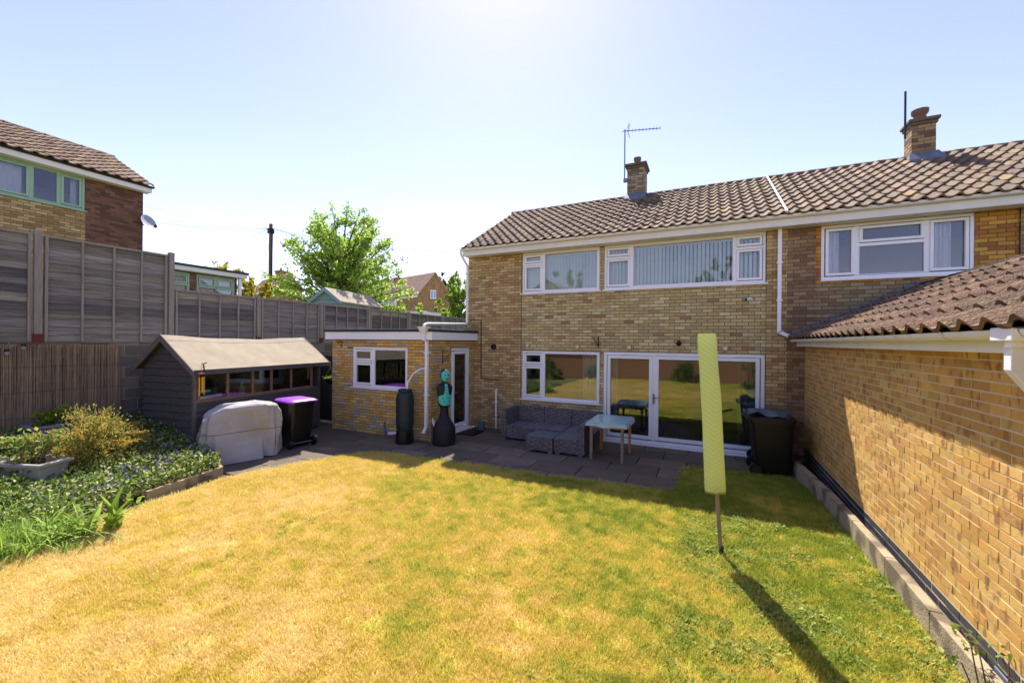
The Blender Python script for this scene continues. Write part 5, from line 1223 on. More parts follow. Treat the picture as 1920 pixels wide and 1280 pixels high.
for s in (-1, 1):
    c = e0 + dv * .16; m = MB(); m.tube([c, c + Vector((.02, 0, .12 * s)), c + Vector((.06, 0, .2 * s))], .008, 5); m.tube([c + Vector((.0, .1, .03 * s)), c + Vector((.05, .1, .2 * s))], .005, 5); m.tube([c + Vector((.0, -.1, .03 * s)), c + Vector((.05, -.1, .2 * s))], .005, 5); m.build('reflector', 'metal_dark', t)
m = MB(); m.box((b0.x - .03, b0.y - .03, b0.z - .06), (b0.x + .09, b0.y + .05, b0.z + .04)); m.build('clamp', 'metal_grey', t)
t0, b0 = PY(1697, 172, 12.25), PY(1697, 252, 12.25); t = thing('tv_aerial', b0, 'bare mast with a drooping aerial strapped to the broad right chimney', 'aerial')
m = MB(); m.tube([b0 - UP * .1, (b0.x, b0.y, t0.z)], .022, 8); m.build('mast', 'metal_dark', t, smooth=True)
e0, e1 = PY(1705, 237, 12.2), PY(1729, 257, 12.1); m = MB(); m.tube([e0, e1], .012, 6)
for i in range(7): c = e0 + (e1 - e0) * (i / 6); m.tube([c - Vector((.03, 0, -.05)), c + Vector((.03, 0, -.05))], .006, 4)
m.tube([b0, e0], .01, 5); m.build('boom', 'metal_grey', t)
# ------------------------------------------------------------------ wind chime and hanging basket on the shed
cb = PZ(378, 870); cd = 7.75
c0 = PD(378, 712, cd); wc = thing('wind_chime', PD(378, 690, cd), 'yellow tube wind chime hanging from the shed eaves', 'wind chime')
m = MB(); m.loft([(c0.z + .105, c0.x, c0.y, .055, .055), (c0.z + .125, c0.x, c0.y, .055, .055)], 14); m.build('disc', 'cork_red', wc, smooth=True)
for i, l in enumerate((.30, .34, .28, .37, .32)):
    a = i * 1.257; x, y = c0.x + .04 * math.cos(a), c0.y + .04 * math.sin(a); m = MB(); m.tube([(x, y, c0.z + .06 - .02 * i * .3), (x, y, c0.z + .06 - l)], .0075, 8); m.build('tube', 'chime_yellow', wc, smooth=True)
m = MB(); hk = SM @ Vector((.06, -.21, SZ - .05)); m.tube([hk, hk + Vector((.03, 0, .1)), (c0.x, c0.y, c0.z + .33), (c0.x, c0.y, c0.z + .125)], .004, 5); m.build('cord', 'planter', wc)
m = MB(); m.tube([hk - UP * .16, hk, hk + UP * .12 + FW * -.03, hk + UP * .14 + RT * .05], .012, 6); m.build('hook', 'iron_black', wc)
hb = SM @ Vector((SLN + .16, -.22, 1.32)); hk = SM @ Vector((SLN + .16, -.2, SZ - .08))
bk = thing('hanging_basket', hb, 'black hanging basket of small plants at the right end of the shed', 'hanging basket')
m = MB(); m.loft([(hb.z - .14, hb.x, hb.y, .07, .07), (hb.z - .06, hb.x, hb.y, .13, .13), (hb.z, hb.x, hb.y, .16, .16), (hb.z + .015, hb.x, hb.y, .165, .165), (hb.z + .005, hb.x, hb.y, .14, .14)], 18); m.build('bowl', 'black_plastic', bk, smooth=True)
for a in (0, 2.1, 4.2):
    m = MB(); m.tube([(hb.x + .155 * math.cos(a), hb.y + .155 * math.sin(a), hb.z), (hb.x, hb.y, hk.z - .1), hk], .004, 4); m.build('chain', 'metal_grey', bk)
m = MB(); m.tube([SM @ Vector((SLN - .02, -.02, SZ - .1)), hk + UP * .01, hk + RT * .04], .01, 6); m.build('hook', 'iron_black', bk)
pts = rng.normal(size=(110, 3)) * (.075, .075, .02) + (hb.x, hb.y, hb.z + .025); leaves('plants', pts, .06, 'leaf', bk, L3((130, 170, 60), (160, 190, 90)))

# ================================================================== PLANTS
def bedz(x, y):
    d = min(1, max(0, (-7.35 - x) / 3.6)); return .08 + .62 * d ** 1.7
nx_, ny_ = 26, 36; vs = []; fs = []; idx = {}
for i in range(nx_ + 1):
    for j in range(ny_ + 1):
        x, y = -10.94 + i * (3.9 / nx_), -1.6 + j * (6.4 / ny_)
        idx[i, j] = len(vs); vs.append((x, y, bedz(x, y) + .02 * math.sin(x * 7) * math.sin(y * 6) - (.16 if not inside((x, y), BED) else 0)))
for i in range(nx_):
    for j in range(ny_):
        c = (vs[idx[i, j]][0] + .07, vs[idx[i, j]][1] + .08)
        if inside(c, BED): fs.append((idx[i, j], idx[i + 1, j], idx[i + 1, j + 1], idx[i, j + 1]))
mb = MB(); mb.add(vs, fs); o = mb.build('flower_bed', 'soil', smooth=True, angle=80); o['kind'] = 'structure'
edg = thing('bed_edging', (-7.6, 3.7, 0), 'low grey patterned concrete edging along the flower bed', 'edging')
EP = [(-8.2, 4.47), (-7.72, 4.36), (-7.56, 3.75), (-7.44, 3.15)]
for (a, b), (c, d) in zip(EP[:-1], EP[1:]):
    v = Vector((c - a, d - b, 0)); l = v.length; v.normalize(); nn = Vector((-v.y, v.x, 0)) * .025; p, q = Vector((a, b, -.03)), Vector((c, d, -.03)) - v * .006
    m = MB(); m.hexa([p - nn, q - nn, q + nn, p + nn], [x + UP * .17 for x in (p - nn, q - nn, q + nn, p + nn)]); m.build('edging_block', 'concrete', edg, bev=.006)

# variegated periwinkle ground cover
def bed_points(n, test, hmin=.02, hmax=.26):
    out = []
    while len(out) < n:
        x, y = random.uniform(-10.6, -7.2), random.uniform(.2, 4.6)
        if inside((x, y), BED) and test(x, y): out.append((x, y, bedz(x, y) + random.uniform(hmin, hmax) ** 1.0))
    return np.array(out)
bush_c = PD(175, 850, 7.15); bush_c.z = .3
def notbush(x, y): return True
def lump(x, y): return math.sin(x * 5.1 + 1) * math.sin(y * 4.3) * .5 + math.sin(x * 11 + y * 7) * .25
pts = bed_points(26000, lambda x, y: random.random() < .65 + .4 * lump(x, y))
pts[:, 2] += np.array([.07 * lump(p[0], p[1]) for p in pts])
dirs = rng.normal(size=(len(pts), 3)) * .6; dirs[:, 2] = abs(dirs[:, 2]) * .5 + .12
o = leaves('periwinkle', pts, rng.uniform(.04, .08, len(pts)), 'leaf', None, L3((122, 148, 54), (98, 126, 48), (204, 208, 136), (150, 166, 70), (84, 112, 44), (110, 138, 50), (216, 214, 156)), dirs, .55); props(o, 'variegated periwinkle leaves covering the flower bed', 'ground cover', kind='stuff')
pts = bed_points(950, lambda x, y: random.random() < .6 + .6 * math.sin(x * 3 + y * 2)); pts[:, 2] += .05
pp = np.repeat(pts, 5, axis=0); an_ = np.tile(np.arange(5) * 1.2566, len(pts)) + np.repeat(rng.uniform(0, 6, len(pts)), 5)
dd = np.stack([np.cos(an_), np.sin(an_) * .8 - .3, np.full(len(an_), .35)], 1)
o = leaves('periwinkle_flowers', pp, .024, 'petal', None, L3((118, 100, 196), (132, 114, 208), (104, 86, 180), (166, 150, 214)), dd, .8); props(o, 'violet periwinkle flowers scattered over the flower bed', 'flowers', kind='stuff')
# two pink flower heads
for px, py, lb in ((276, 858, 'pink flower head on a thin stem, left one of two by the shed'), (316, 846, 'pink flower head on a thin stem, right one of two by the shed')):
    q = PD(px, py, 7.9); t = thing('pink_flower', (q.x, q.y, bedz(q.x, q.y)), lb, 'flower', 'pink flowers by the shed')
    m = MB(); m.tube([(q.x, q.y, bedz(q.x, q.y)), (q.x + .01, q.y, q.z)], .005, 5); m.build('stem', 'stem', t)
    leaves('flower_head', np.array(q) + rng.normal(size=(60, 3)) * .022, .03, 'petal', t, L3((216, 100, 190), (196, 80, 170)))

def shrub(name, label, c, rx, ry, rz, n, size, cols, nst=14, seed=0, mat='leaf', cat='shrub', spray=0.0, dirs_up=.3, group=None, clumps=70, aspect=.5):
    R = np.random.default_rng(seed); t = thing(name, c, label, cat, group)
    # clump centres spread through the crown
    u = R.normal(size=(clumps, 3)); u /= np.linalg.norm(u, axis=1, keepdims=True); rr = R.uniform(.35, 1.0, (clumps, 1)) ** .6; u[:, 2] = np.abs(u[:, 2]) * 1.15 - .12
    cc = u * rr * np.array([rx, ry, rz]); sz = R.uniform(.10, .24, clumps) * (rx + rz) * .5
    k = R.integers(0, clumps, n); pt = cc[k] + R.normal(size=(n, 3)) * sz[k][:, None] * .6
    pt[:, 2] = np.maximum(pt[:, 2], -.02 - 0 * pt[:, 2])
    d = pt / np.array([rx, ry, rz]); d[:, 2] += dirs_up
    leaves('foliage', pt + np.array(c), R.uniform(.7, 1.3, n) * size, mat, t, cols, d, aspect)
    m = MB()
    for i in range(nst):
        e = cc[R.integers(0, clumps)]; m.tube([Vector(c) - UP * .1, Vector(c) + Vector((e[0] * .35, e[1] * .35, e[2] * .6)), Vector(c) + Vector(e)], [.012, .009, .003], 5)
    m.build('stems', 'stem', t)
    return t
bc = PD(172, 900, 6.75); bc.z = bedz(bc.x, bc.y) - .02
bush = shrub('golden_bush', 'large golden-green bush in the middle of the flower bed', bc, .60, .58, .88, 11000, .042, L3((176, 172, 82), (150, 154, 76), (200, 186, 88), (132, 142, 74), (214, 186, 94), (166, 140, 92)), seed=4, clumps=110)
# golden sprays reaching out of the bush
for i in range(26):
    a = random.uniform(0, 6.28); e = random.uniform(.15, .9); st = Vector(bc) + Vector((math.cos(a) * .45, math.sin(a) * .4, .25 + .5 * e)); dr = Vector((math.cos(a), math.sin(a), random.uniform(-.1, .5))).normalized() * random.uniform(.16, .34)
    tt = rng.uniform(0, 1, 90)[:, None]; p = np.array(st) + tt * np.array(dr) + rng.normal(size=(90, 3)) * .016
    leaves('spray', p, .034, 'leaf', bush, L3((206, 178, 74), (190, 166, 66), (216, 190, 96)), np.tile(np.array(dr.normalized()), (90, 1)), .45)

def trough(name, label, c, lx, ly, h, rz, mat, cat='planter'):
    t = thing(name, c, label, cat); T = Matrix.Translation(c) @ Matrix.Rotation(rz, 4, 'Z')
    m = MB(T); 
    def ring(a, b, z): return [(-a, -b, z), (a, -b, z), (a, b, z), (-a, b, z)]
    rs = [ring(lx * .85, ly * .8, 0), ring(lx, ly, h * .86), ring(lx + .035, ly + .035, h * .86), ring(lx + .035, ly + .035, h), ring(lx - .02, ly - .02, h), ring(lx - .03, ly - .03, h * .72)]
    vs = [p for r in rs for p in r]; fs = [(0, 1, 2, 3)] + [(4 * i + k, 4 * i + (k + 1) % 4, 4 * i + 4 + (k + 1) % 4, 4 * i + 4 + k) for i in range(5) for k in range(4)]
    m.add(vs, fs); m.build('trough', mat, t, bev=.012)
    m = MB(T); m.box((-lx + .03, -ly + .03, h * .6), (lx - .03, ly - .03, h * .72)); m.build('compost', 'soil', t); return t
c = PD(62, 885, 6.05); c.z = bedz(c.x, c.y) - .02
hz = PD(62, 862, 6.05).z; tr = trough('planter_trough', 'pale rectangular planter with a leggy shrub at the front of the flower bed', c, .36, .19, max(.25, hz - c.z), rad(20), 'planter')
top = c + UP * (max(.25, hz - c.z) * .7)
leg = thing('hydrangea', top, 'leggy pale green shrub growing in the pale front planter', 'shrub')
for i in range(16):
    a = random.uniform(0, 6.28); r = random.uniform(.05, .34); e = top + Vector((math.cos(a) * r - .05, math.sin(a) * r, random.uniform(.18, .48))); m = MB(); m.tube([top + Vector((math.cos(a) * .05, math.sin(a) * .05, -.02)), top + (e - top) * .5 + UP * .06, e], [.009, .007, .004], 5); m.build('stem', 'stem', leg)
    leaves('leaf_cluster', np.array(e) + rng.normal(size=(34, 3)) * .05, rng.uniform(.05, .085, 34), 'leaf', leg, L3((150, 172, 84), (176, 188, 110), (126, 150, 66), (196, 178, 96)), None, .6, kind='stuff')
m = MB(); q = PD(92, 852, 6.0); m.loft([(q.z - .12, q.x, q.y, .03, .03), (q.z, q.x, q.y, .035, .035), (q.z, q.x, q.y, .022, .022)], 12); o = m.build('drinks_bottle', 'pot_clay', smooth=True); props(o, 'small dark bottle standing in the pale front planter', 'bottle')
c = PX(118, 800, -10.45); c.z = bedz(c.x, c.y) - .03; trough('planter_trough', 'grey planter trough against the reed screen', c, .22, .42, .34, rad(0), 'planter_grey')
top = c + UP * .27; shrub('trough_shrub', 'yellow-green leafy shrub growing in the grey planter by the reed screen', top, .24, .40, .34, 620, .085, L3((140, 156, 56), (120, 140, 50), (164, 176, 70)), seed=8, clumps=22, nst=8, aspect=.6)
m = MB(); q = PX(12, 806, -10.4); m.hexa([(q.x - .2, q.y - .6, bedz(q.x, q.y) - .05), (q.x + .2, q.y - .6, bedz(q.x, q.y) - .05), (q.x + .2, q.y + .4, bedz(q.x, q.y) - .05), (q.x - .2, q.y + .4, bedz(q.x, q.y) - .05)], [(q.x - .18, q.y - .55, bedz(q.x, q.y) + .1), (q.x + .17, q.y - .55, bedz(q.x, q.y) + .09), (q.x + .16, q.y + .36, bedz(q.x, q.y) + .1), (q.x - .18, q.y + .36, bedz(q.x, q.y) + .1)]); o = m.build('stone_block', 'concrete', bev=.03); props(o, 'pale stone block at the back of the bed, left edge', 'stone')
# iris fans: each sword leaf a piece
def sword(m, base, az, lean, L_, w, bend=.25):
    n = 7; vs = []; d = Vector((math.cos(az), math.sin(az), 0)); s = Vector((-d.y, d.x, 0)) if random.random() < .5 else (Vector((-d.y, d.x, 0)) * .7 + d * .3 + UP * .2).normalized()
    for i in range(n + 1):
        t = i / n; p = base + UP * (L_ * t * math.cos(lean * (.4 + t * bend * 3))) + d * (L_ * t * math.sin(lean * (.4 + t * bend * 3))); ww = w * (1 - t ** 3) * (.75 + .5 * math.sin(t * 2.6)); vs += [p - s * ww, p + s * ww]
    m.add(vs, [(2 * i, 2 * i + 1, 2 * i + 3, 2 * i + 2) for i in range(n)], random.choice(L3((164, 190, 84), (140, 172, 66), (182, 204, 104), (122, 154, 58))))
for i, (px, py, n, ln, lb) in enumerate(((212, 990, 11, .58, 'broad iris fan at the right tip of the bed, by the edging'), (165, 1000, 9, .46, 'smaller iris fan left of the broad one'), (105, 985, 8, .5, 'iris fan behind the grassy clump'), (245, 945, 5, .30, 'short iris fan nearest the grey edging'))):
    b = PZ(px, py, .03); t = thing('iris_plant', b, lb, 'plant', 'iris fans along the bed edge')
    for k in range(n):
        m = MB(); sword(m, b + Vector((random.uniform(-.07, .07), random.uniform(-.07, .07), 0)), random.uniform(-1.2, 1.4), random.uniform(.1, 1.0), ln * random.uniform(.65, 1.1), random.uniform(.020, .034)); m.build('leaf', 'leaf', t)
def tuft(name, label, base, n, ln, spread, cols, w=.006, lean=(.2, 1.2)):
    m = MB(); t = thing(name, base, label, 'plant', 'grassy tufts along the bed edge')
    for k in range(n):
        sword(m, base + Vector((random.gauss(0, spread), random.gauss(0, spread), 0)), random.uniform(0, 6.28), random.uniform(*lean), ln * random.uniform(.5, 1.1), w * random.uniform(.6, 1.2), .4)
    m.build('blades', 'leaf', t, kind='stuff')
tuft('grass_tuft', 'dense dark green grass tuft at the left edge of the lawn', PZ(10, 1035, .02), 520, .42, .17, None, .005, (.05, .8))
tuft('grass_tuft', 'arching pale day lily leaves beside the iris fans', PZ(95, 1015, .03), 190, .50, .16, None, .009, (.5, 1.5))
tuft('grass_tuft', 'arching green lily leaves left of the bed near the planter', PZ(35, 990, .04), 190, .52, .18, None, .008, (.3, 1.4))
tuft('grass_tuft', 'small ragged grass tuft where the bed meets the lawn', PZ(130, 1030, .02), 90, .16, .10, None, .004, (.3, 1.3))
# bramble at the near end of the kerb and the grey slab beside it
bp_ = PZ(1850, 1262, .05); br = thing('bramble', (1.62, 3.3, 0), 'straggly bramble with thin brown stems over the near end of the kerb', 'plant')
for i in range(13):
    s = Vector((1.6 + random.uniform(-.02, .14), 3.05 + random.uniform(-.15, .75), .1)); a = random.uniform(0, 6.28); e = s + Vector((math.cos(a) * random.uniform(.05, .22) - .03, math.sin(a) * random.uniform(.1, .3), random.uniform(.16, .34))); md = (s + e) / 2 + UP * .12
    m = MB(); m.tube([s, md, e], [.005, .004, .002], 5); m.build('stem', 'stem', br)
    tt = rng.uniform(.25, 1, 12)[:, None]; p = np.array(md) * (1 - tt) + np.array(e) * tt; leaves('leaf_cluster', p + rng.normal(size=p.shape) * .03, rng.uniform(.03, .06, 12), 'leaf', br, L3((110, 140, 44), (150, 160, 70), (90, 120, 40), (176, 170, 90)), None, .55, kind='stuff')
m = MB(); q = PZ(1885, 1268, .22); m.box((q.x - .02, q.y - .3, .06), (q.x + .10, q.y + .08, .235)); o = m.build('slate_offcut', 'lead', bev=.006); props(o, 'grey slab offcut lying by the near end of the garage wall', 'slab')

# ================================================================== TREES AND THE DISTANCE
def tree(name, label, base, H, cr, trunk_h, n_br, per, leaf, cols, seed=1, group=None, up=.75, fork=True, mat='leaf_soft', density=1.0, tr=.14, asym=(0, 0), cz0=.22, top=1.0, cat='tree'):
    R = random.Random(seed); Rn = np.random.default_rng(seed); t = thing(name, base, label, cat, group); base = Vector(base)
    m = MB(); m.tube([base - UP * .3, base + UP * trunk_h * .5 + Vector((.05, .03, 0)), base + UP * trunk_h], [tr, tr * .8, tr * .62], 8)
    P = []
    for i in range(n_br):
        f = i / n_br; a = i * 2.39996 + R.uniform(-.3, .3); h = trunk_h + (H - trunk_h) * (cz0 * 0 + (f ** 1.05) * .62)
        hs = base + UP * (trunk_h * .75 + (h - trunk_h) * .8)
        reach = cr * (1 - .55 * f) * R.uniform(.72, 1.12)
        ztip = base.z + trunk_h * .8 + (H - trunk_h) * (.12 + .88 * f ** .8) * R.uniform(.86, 1.04) * top
        tip = Vector((base.x + math.cos(a) * reach + asym[0], base.y + math.sin(a) * reach + asym[1], ztip))
        mid = hs + (tip - hs) * .5 + UP * (.06 * cr * (1 if up > .5 else -1))
        m.tube([base + UP * (hs.z - base.z) * .92, hs + (mid - hs) * .4, mid, tip], [tr * .42 * (1 - .5 * f), tr * .3, tr * .2, .012], 5, cap=False)
        k = int(per * density * R.uniform(.7, 1.3)); s = Rn.uniform(.12, 1.02, k) ** .8
        q = np.where(s[:, None] < .5, np.array(hs) + (np.array(mid) - np.array(hs)) * (s[:, None] * 2), np.array(mid) + (np.array(tip) - np.array(mid)) * (s[:, None] * 2 - 1))
        # twigs leave the branch sideways: leaves hang in clusters on them
        nt = max(4, k // 26); tw = Rn.integers(0, nt, k); tdir = Rn.normal(size=(nt, 3)); tdir[:, 2] = tdir[:, 2] * .5 + .35; tdir /= np.linalg.norm(tdir, axis=1, keepdims=True); tl = Rn.uniform(.10, .34, nt) * cr * .62
        ts = Rn.uniform(.15, 1.0, nt); s = ts[tw]
        q = np.where(s[:, None] < .5, np.array(hs) + (np.array(mid) - np.array(hs)) * (s[:, None] * 2), np.array(mid) + (np.array(tip) - np.array(mid)) * (s[:, None] * 2 - 1))
        q = q + tdir[tw] * (tl[tw] * Rn.uniform(0, 1, k) ** .8 * (1.05 - .55 * s))[:, None] + Rn.normal(size=(k, 3)) * .045 * cr * .5
        P.append(q)
    m.build('trunk', 'bark', t, smooth=True)
    P = np.concatenate(P)
    leaves('crown', P, Rn.uniform(.65, 1.3, len(P)) * leaf, mat, t, cols, None, .62, droop=.25)
    return t
GR = L3((176, 204, 82), (156, 190, 70), (194, 216, 102), (138, 172, 62), (204, 222, 120))
tb0 = PD(640, 600, 21.5); tree('cherry_tree', 'bright green spring-leafed tree behind the pale green shed', (tb0.x, tb0.y, 2.2), 7.3, 3.9, 1.2, 74, 350, .155, GR, seed=5, tr=.2)
b = PD(478, 560, 22.5); tree('golden_shrub_tree', 'golden yellow shrub right of the flat-roofed annex', (b.x, b.y, 2.2), 4.1, 1.5, .4, 34, 260, .14, L3((206, 196, 64), (190, 176, 52), (216, 206, 92), (160, 150, 50)), seed=6, up=.3, tr=.1)
b = PD(415, 520, 27); tree('golden_shrub_tree', 'paler yellow-green shrub top showing above the annex roof', (b.x, b.y, 2.2), 6.3, 1.9, 2.4, 24, 150, .15, L3((196, 186, 74), (160, 160, 64), (210, 200, 96)), seed=7, tr=.1)
b = PD(862, 600, 24); tree('apple_tree', 'small leafy tree with bare branches by the corner of the brick house', (b.x, b.y, 2.2), 4.6, 1.7, .9, 34, 170, .15, L3((150, 180, 64), (130, 160, 56), (176, 196, 96)), seed=8, tr=.12)
b = PD(838, 560, 60); tree('dark_conifer', 'dark blue-green conifer far behind the small leafy tree', (b.x, b.y, 2.2), 11.2, 2.6, 3, 30, 260, .34, L3((52, 70, 52), (44, 60, 48), (64, 82, 60)), seed=9, tr=.3, mat='leaf')
b = PD(800, 585, 33); tree('bare_shrub', 'nearly bare branching shrub in front of the far gable', (b.x, b.y, 2.2), 3.9, 2.0, .8, 18, 14, .10, L3((150, 130, 90), (130, 120, 70)), seed=10, tr=.09)
b = PD(775, 592, 20.5); tree('low_bush', 'leafy green branch of bush at the foot of the far gable', (b.x, b.y, 2.2), 2.0, 1.1, .3, 14, 150, .13, GR, seed=11, tr=.06)
# telegraph pole and wires
pt, pbm = PD(508, 420, 26), PD(508, 660, 26)
tp = thing('telegraph_pole', (pt.x, pt.y, 2.24), 'tall brown wooden telegraph pole with many wires', 'telegraph pole')
m = MB(); m.tube([(pt.x, pt.y, 2.2), (pt.x, pt.y, pt.z)], [.14, .10], 12); m.build('pole', 'pole_wood', tp, smooth=True)
m = MB(); m.box((pt.x - .14, pt.y - .14, pt.z - .6), (pt.x + .14, pt.y + .14, pt.z - .3)); m.tube([(pt.x + .17, pt.y, pt.z - .4), (pt.x + .2, pt.y - .1, 2.3)], .03, 6); m.build('junction_box', 'iron_black', tp)
for i, (px, py, D, dz) in enumerate(((270, 384, 17, .3), (270, 413, 17, .2), (268, 425, 17, .25), (268, 445, 18, .3), (268, 464, 19, .4), (268, 468, 24, .6), (440, 500, 34, .1), (448, 505, 34, .1), (495, 520, 30, .1), (868, 474, 15, .25), (868, 479, 16, .25), (866, 496, 20, .3), (866, 503, 20, .3), (575, 480, 30, .1))):
    e = PD(px, py, D); m = MB(); s = Vector((pt.x, pt.y, pt.z - .25)); path = [s + (e - s) * (k / 12) - UP * (dz * 4 * (k / 12) * (1 - k / 12)) for k in range(13)]; m.tube(path, .0065, 4); m.build('wire', 'wire', tp)
# far houses
def far_house(name, label, corner, ex, ey, zg, ze, zr, wins, ch, cat='house'):
    """corner: near corner; ex: unit along the gable end, ey: along the ridge (lengths included)"""
    t = thing(name, corner, label, cat); C = Vector((corner[0], corner[1], 0)); ex, ey = Vector(ex), Vector(ey)
    P = lambda a, b, z: C + ex * a + ey * b + UP * z
    m = MB(); m.add([P(0, 0, zg), P(1, 0, zg), P(1, 1, zg), P(0, 1, zg), P(0, 0, ze), P(1, 0, ze), P(1, 1, ze), P(0, 1, ze), P(.5, 0, zr), P(.5, 1, zr)], [(0, 1, 5, 8, 4), (3, 2, 6, 9, 7), (0, 3, 7, 4), (1, 2, 6, 5)]); m.build('wall', 'far_brick', t)
    ov, oy = .06, .015; m = MB(); d = (zr - ze) * ov * 2
    up = .12
    for a0, a1 in ((-ov, .5), (1 + ov, .5)):
        lo = [P(a0, -oy, ze - d), P(a1, -oy, zr), P(a1, 1 + oy, zr), P(a0, 1 + oy, ze - d)]; m.hexa(lo, [q + UP * up for q in lo])
    rf_ = m.build('roof', 'far_tile', t)
    nr = 12
    for s_ in (0,):
        for i in range(nr):
            f0 = i / nr; a = -ov + (.5 + ov) * f0; z = ze - d + (zr - ze + d) * f0 + up + .005; m = MB()
            m.hexa([P(a, -oy, z), P(a + .02, -oy, z + .01), P(a + .02, 1 + oy, z + .01), P(a, 1 + oy, z)], [P(a, -oy, z + .03), P(a + .02, -oy, z + .05), P(a + .02, 1 + oy, z + .05), P(a, 1 + oy, z + .03)]); m.build('tile_course', 'far_tile', rf_)
    m = MB(); m.hexa([P(-ov - .002, -oy, ze - d - .14), P(-ov + .015, -oy, ze - d - .14), P(-ov + .015, 1 + oy, ze - d - .14), P(-ov - .002, 1 + oy, ze - d - .14)], [P(-ov - .002, -oy, ze - d + .04), P(-ov + .015, -oy, ze - d + .04), P(-ov + .015, 1 + oy, ze - d + .04), P(-ov - .002, 1 + oy, ze - d + .04)]); m.build('fascia', 'upvc_old', t)
    for (face, u0, u1, z0, z1) in wins:
        f = (lambda u, z, o: P(u, 0, z) - ey.normalized() * o) if face == 'g' else (lambda u, z, o: P(0, u, z) - ex.normalized() * o)
        m = MB(); m.hexa([f(u0, z0, .02), f(u1, z0, .02), f(u1, z0, -.1), f(u0, z0, -.1)], [f(u0, z1, .02), f(u1, z1, .02), f(u1, z1, -.1), f(u0, z1, -.1)]); w_ = m.build('window', 'upvc', t)
        du = (u1 - u0); m = MB()
        for k in range(2): a, b = u0 + du * (.07 + .48 * k), u0 + du * (.45 + .48 * k); m = MB(); m.add([f(a, z0 + .1, .03), f(b, z0 + .1, .03), f(b, z1 - .1, .03), f(a, z1 - .1, .03)], [(0, 1, 2, 3)]); m.build('pane', 'far_pane', w_)
    if ch:
        u, sz, top = ch; c = P(.5, u, 0); m = MB(); m.box((c.x - sz, c.y - sz, zr - .8), (c.x + sz, c.y + sz, top)); m.box((c.x - sz - .08, c.y - sz - .08, top), (c.x + sz + .08, c.y + sz + .08, top + .15)); m.build('chimney', 'far_brick', t); m = MB(); m.loft([(top + .15, c.x, c.y, .14, .14), (top + .5, c.x, c.y, .12, .12)], 10); m.build('chimney_pot', 'pot_clay', t)
    return t
M('far_pane', (150, 168, 190), .1, .1, 2)
gcr = PD(783, 600, 44); gcl = PD(843, 600, 46)
gv = Vector((gcl.x - gcr.x, gcl.y - gcr.y, 0)); lv = PD(700, 600, 50); 
ev = Vector((-gv.y, gv.x, 0)).normalized(); ev = Vector((lv.x - gcr.x, lv.y - gcr.y, 0))
t = far_house('distant_house', 'distant brick house with tiled gable roof and small white gable window', (gcr.x, gcr.y, 2.24), (gv.x, gv.y, 0), (ev.x * 1.6, ev.y * 1.6, 0), 2.24, PD(783, 550, 44).z, PD(815, 512, 45).z, [('g', .38, .56, PD(808, 560, 45).z, PD(808, 544, 45).z), ('s', .28, .66, PD(740, 567, 43).z, PD(740, 546, 43).z)], (.48, .42, PD(760, 506, 43).z))
gcr = PD(520, 600, 43); gcl = PD(566, 600, 45); gv = Vector((gcl.x - gcr.x, gcl.y - gcr.y, 0)); lv = PD(470, 600, 48); ev = Vector((lv.x - gcr.x, lv.y - gcr.y, 0))
far_house('distant_house', 'distant brick house half hidden behind the telegraph pole', (gcr.x, gcr.y, 2.24), (gv.x, gv.y, 0), (ev.x, ev.y, 0), 2.24, PD(520, 540, 43).z, PD(543, 515, 44).z, [], (.32, .4, PD(516, 503, 43).z))
# white garage with flat roof
a, b, c = PD(690, 620, 34), PD(792, 620, 32), PD(852, 620, 33.5)
zt = PD(792, 583, 32).z; t = thing('white_garage', (b.x, b.y, 2.24), 'low white flat-roofed garage in front of the distant gable', 'garage')
m = MB(); m.hexa([(a.x, a.y, 2.2), (b.x, b.y, 2.2), (b.x - 1, b.y + 5, 2.2), (a.x - 1, a.y + 5, 2.2)], [(a.x, a.y, zt - .2), (b.x, b.y, zt - .2), (b.x - 1, b.y + 5, zt - .2), (a.x - 1, a.y + 5, zt - .2)]); m.build('wall', 'render_white', t)
m = MB(); m.hexa([(b.x + .01, b.y, 2.2), (c.x, c.y, 2.2), (c.x - 1, c.y + 4, 2.2), (b.x - .9, b.y + 5, 2.2)], [(b.x + .01, b.y, zt - .35), (c.x, c.y, zt - .35), (c.x - 1, c.y + 4, zt - .35), (b.x - .9, b.y + 5, zt - .35)]); m.build('side_wall', 'far_brick', t)
m = MB(); m.hexa([(a.x - .2, a.y - .2, zt - .2), (b.x + .1, b.y - .2, zt - .2), (b.x - 1, b.y + 5, zt - .2), (a.x - 1, a.y + 5, zt - .2)], [(a.x - .2, a.y - .2, zt), (b.x + .1, b.y - .2, zt), (b.x - 1, b.y + 5, zt), (a.x - 1, a.y + 5, zt)]); m.hexa([(b.x + .1, b.y - .2, zt - .35), (c.x + .1, c.y - .2, zt - .35), (c.x - 1, c.y + 4, zt - .35), (b.x - 1, b.y + 5, zt - .35)], [(b.x + .1, b.y - .2, zt - .05), (c.x + .1, c.y - .2, zt - .15), (c.x - 1, c.y + 4, zt - .15), (b.x - 1, b.y + 5, zt - .05)]); m.build('flat_roof', 'render_white', t)
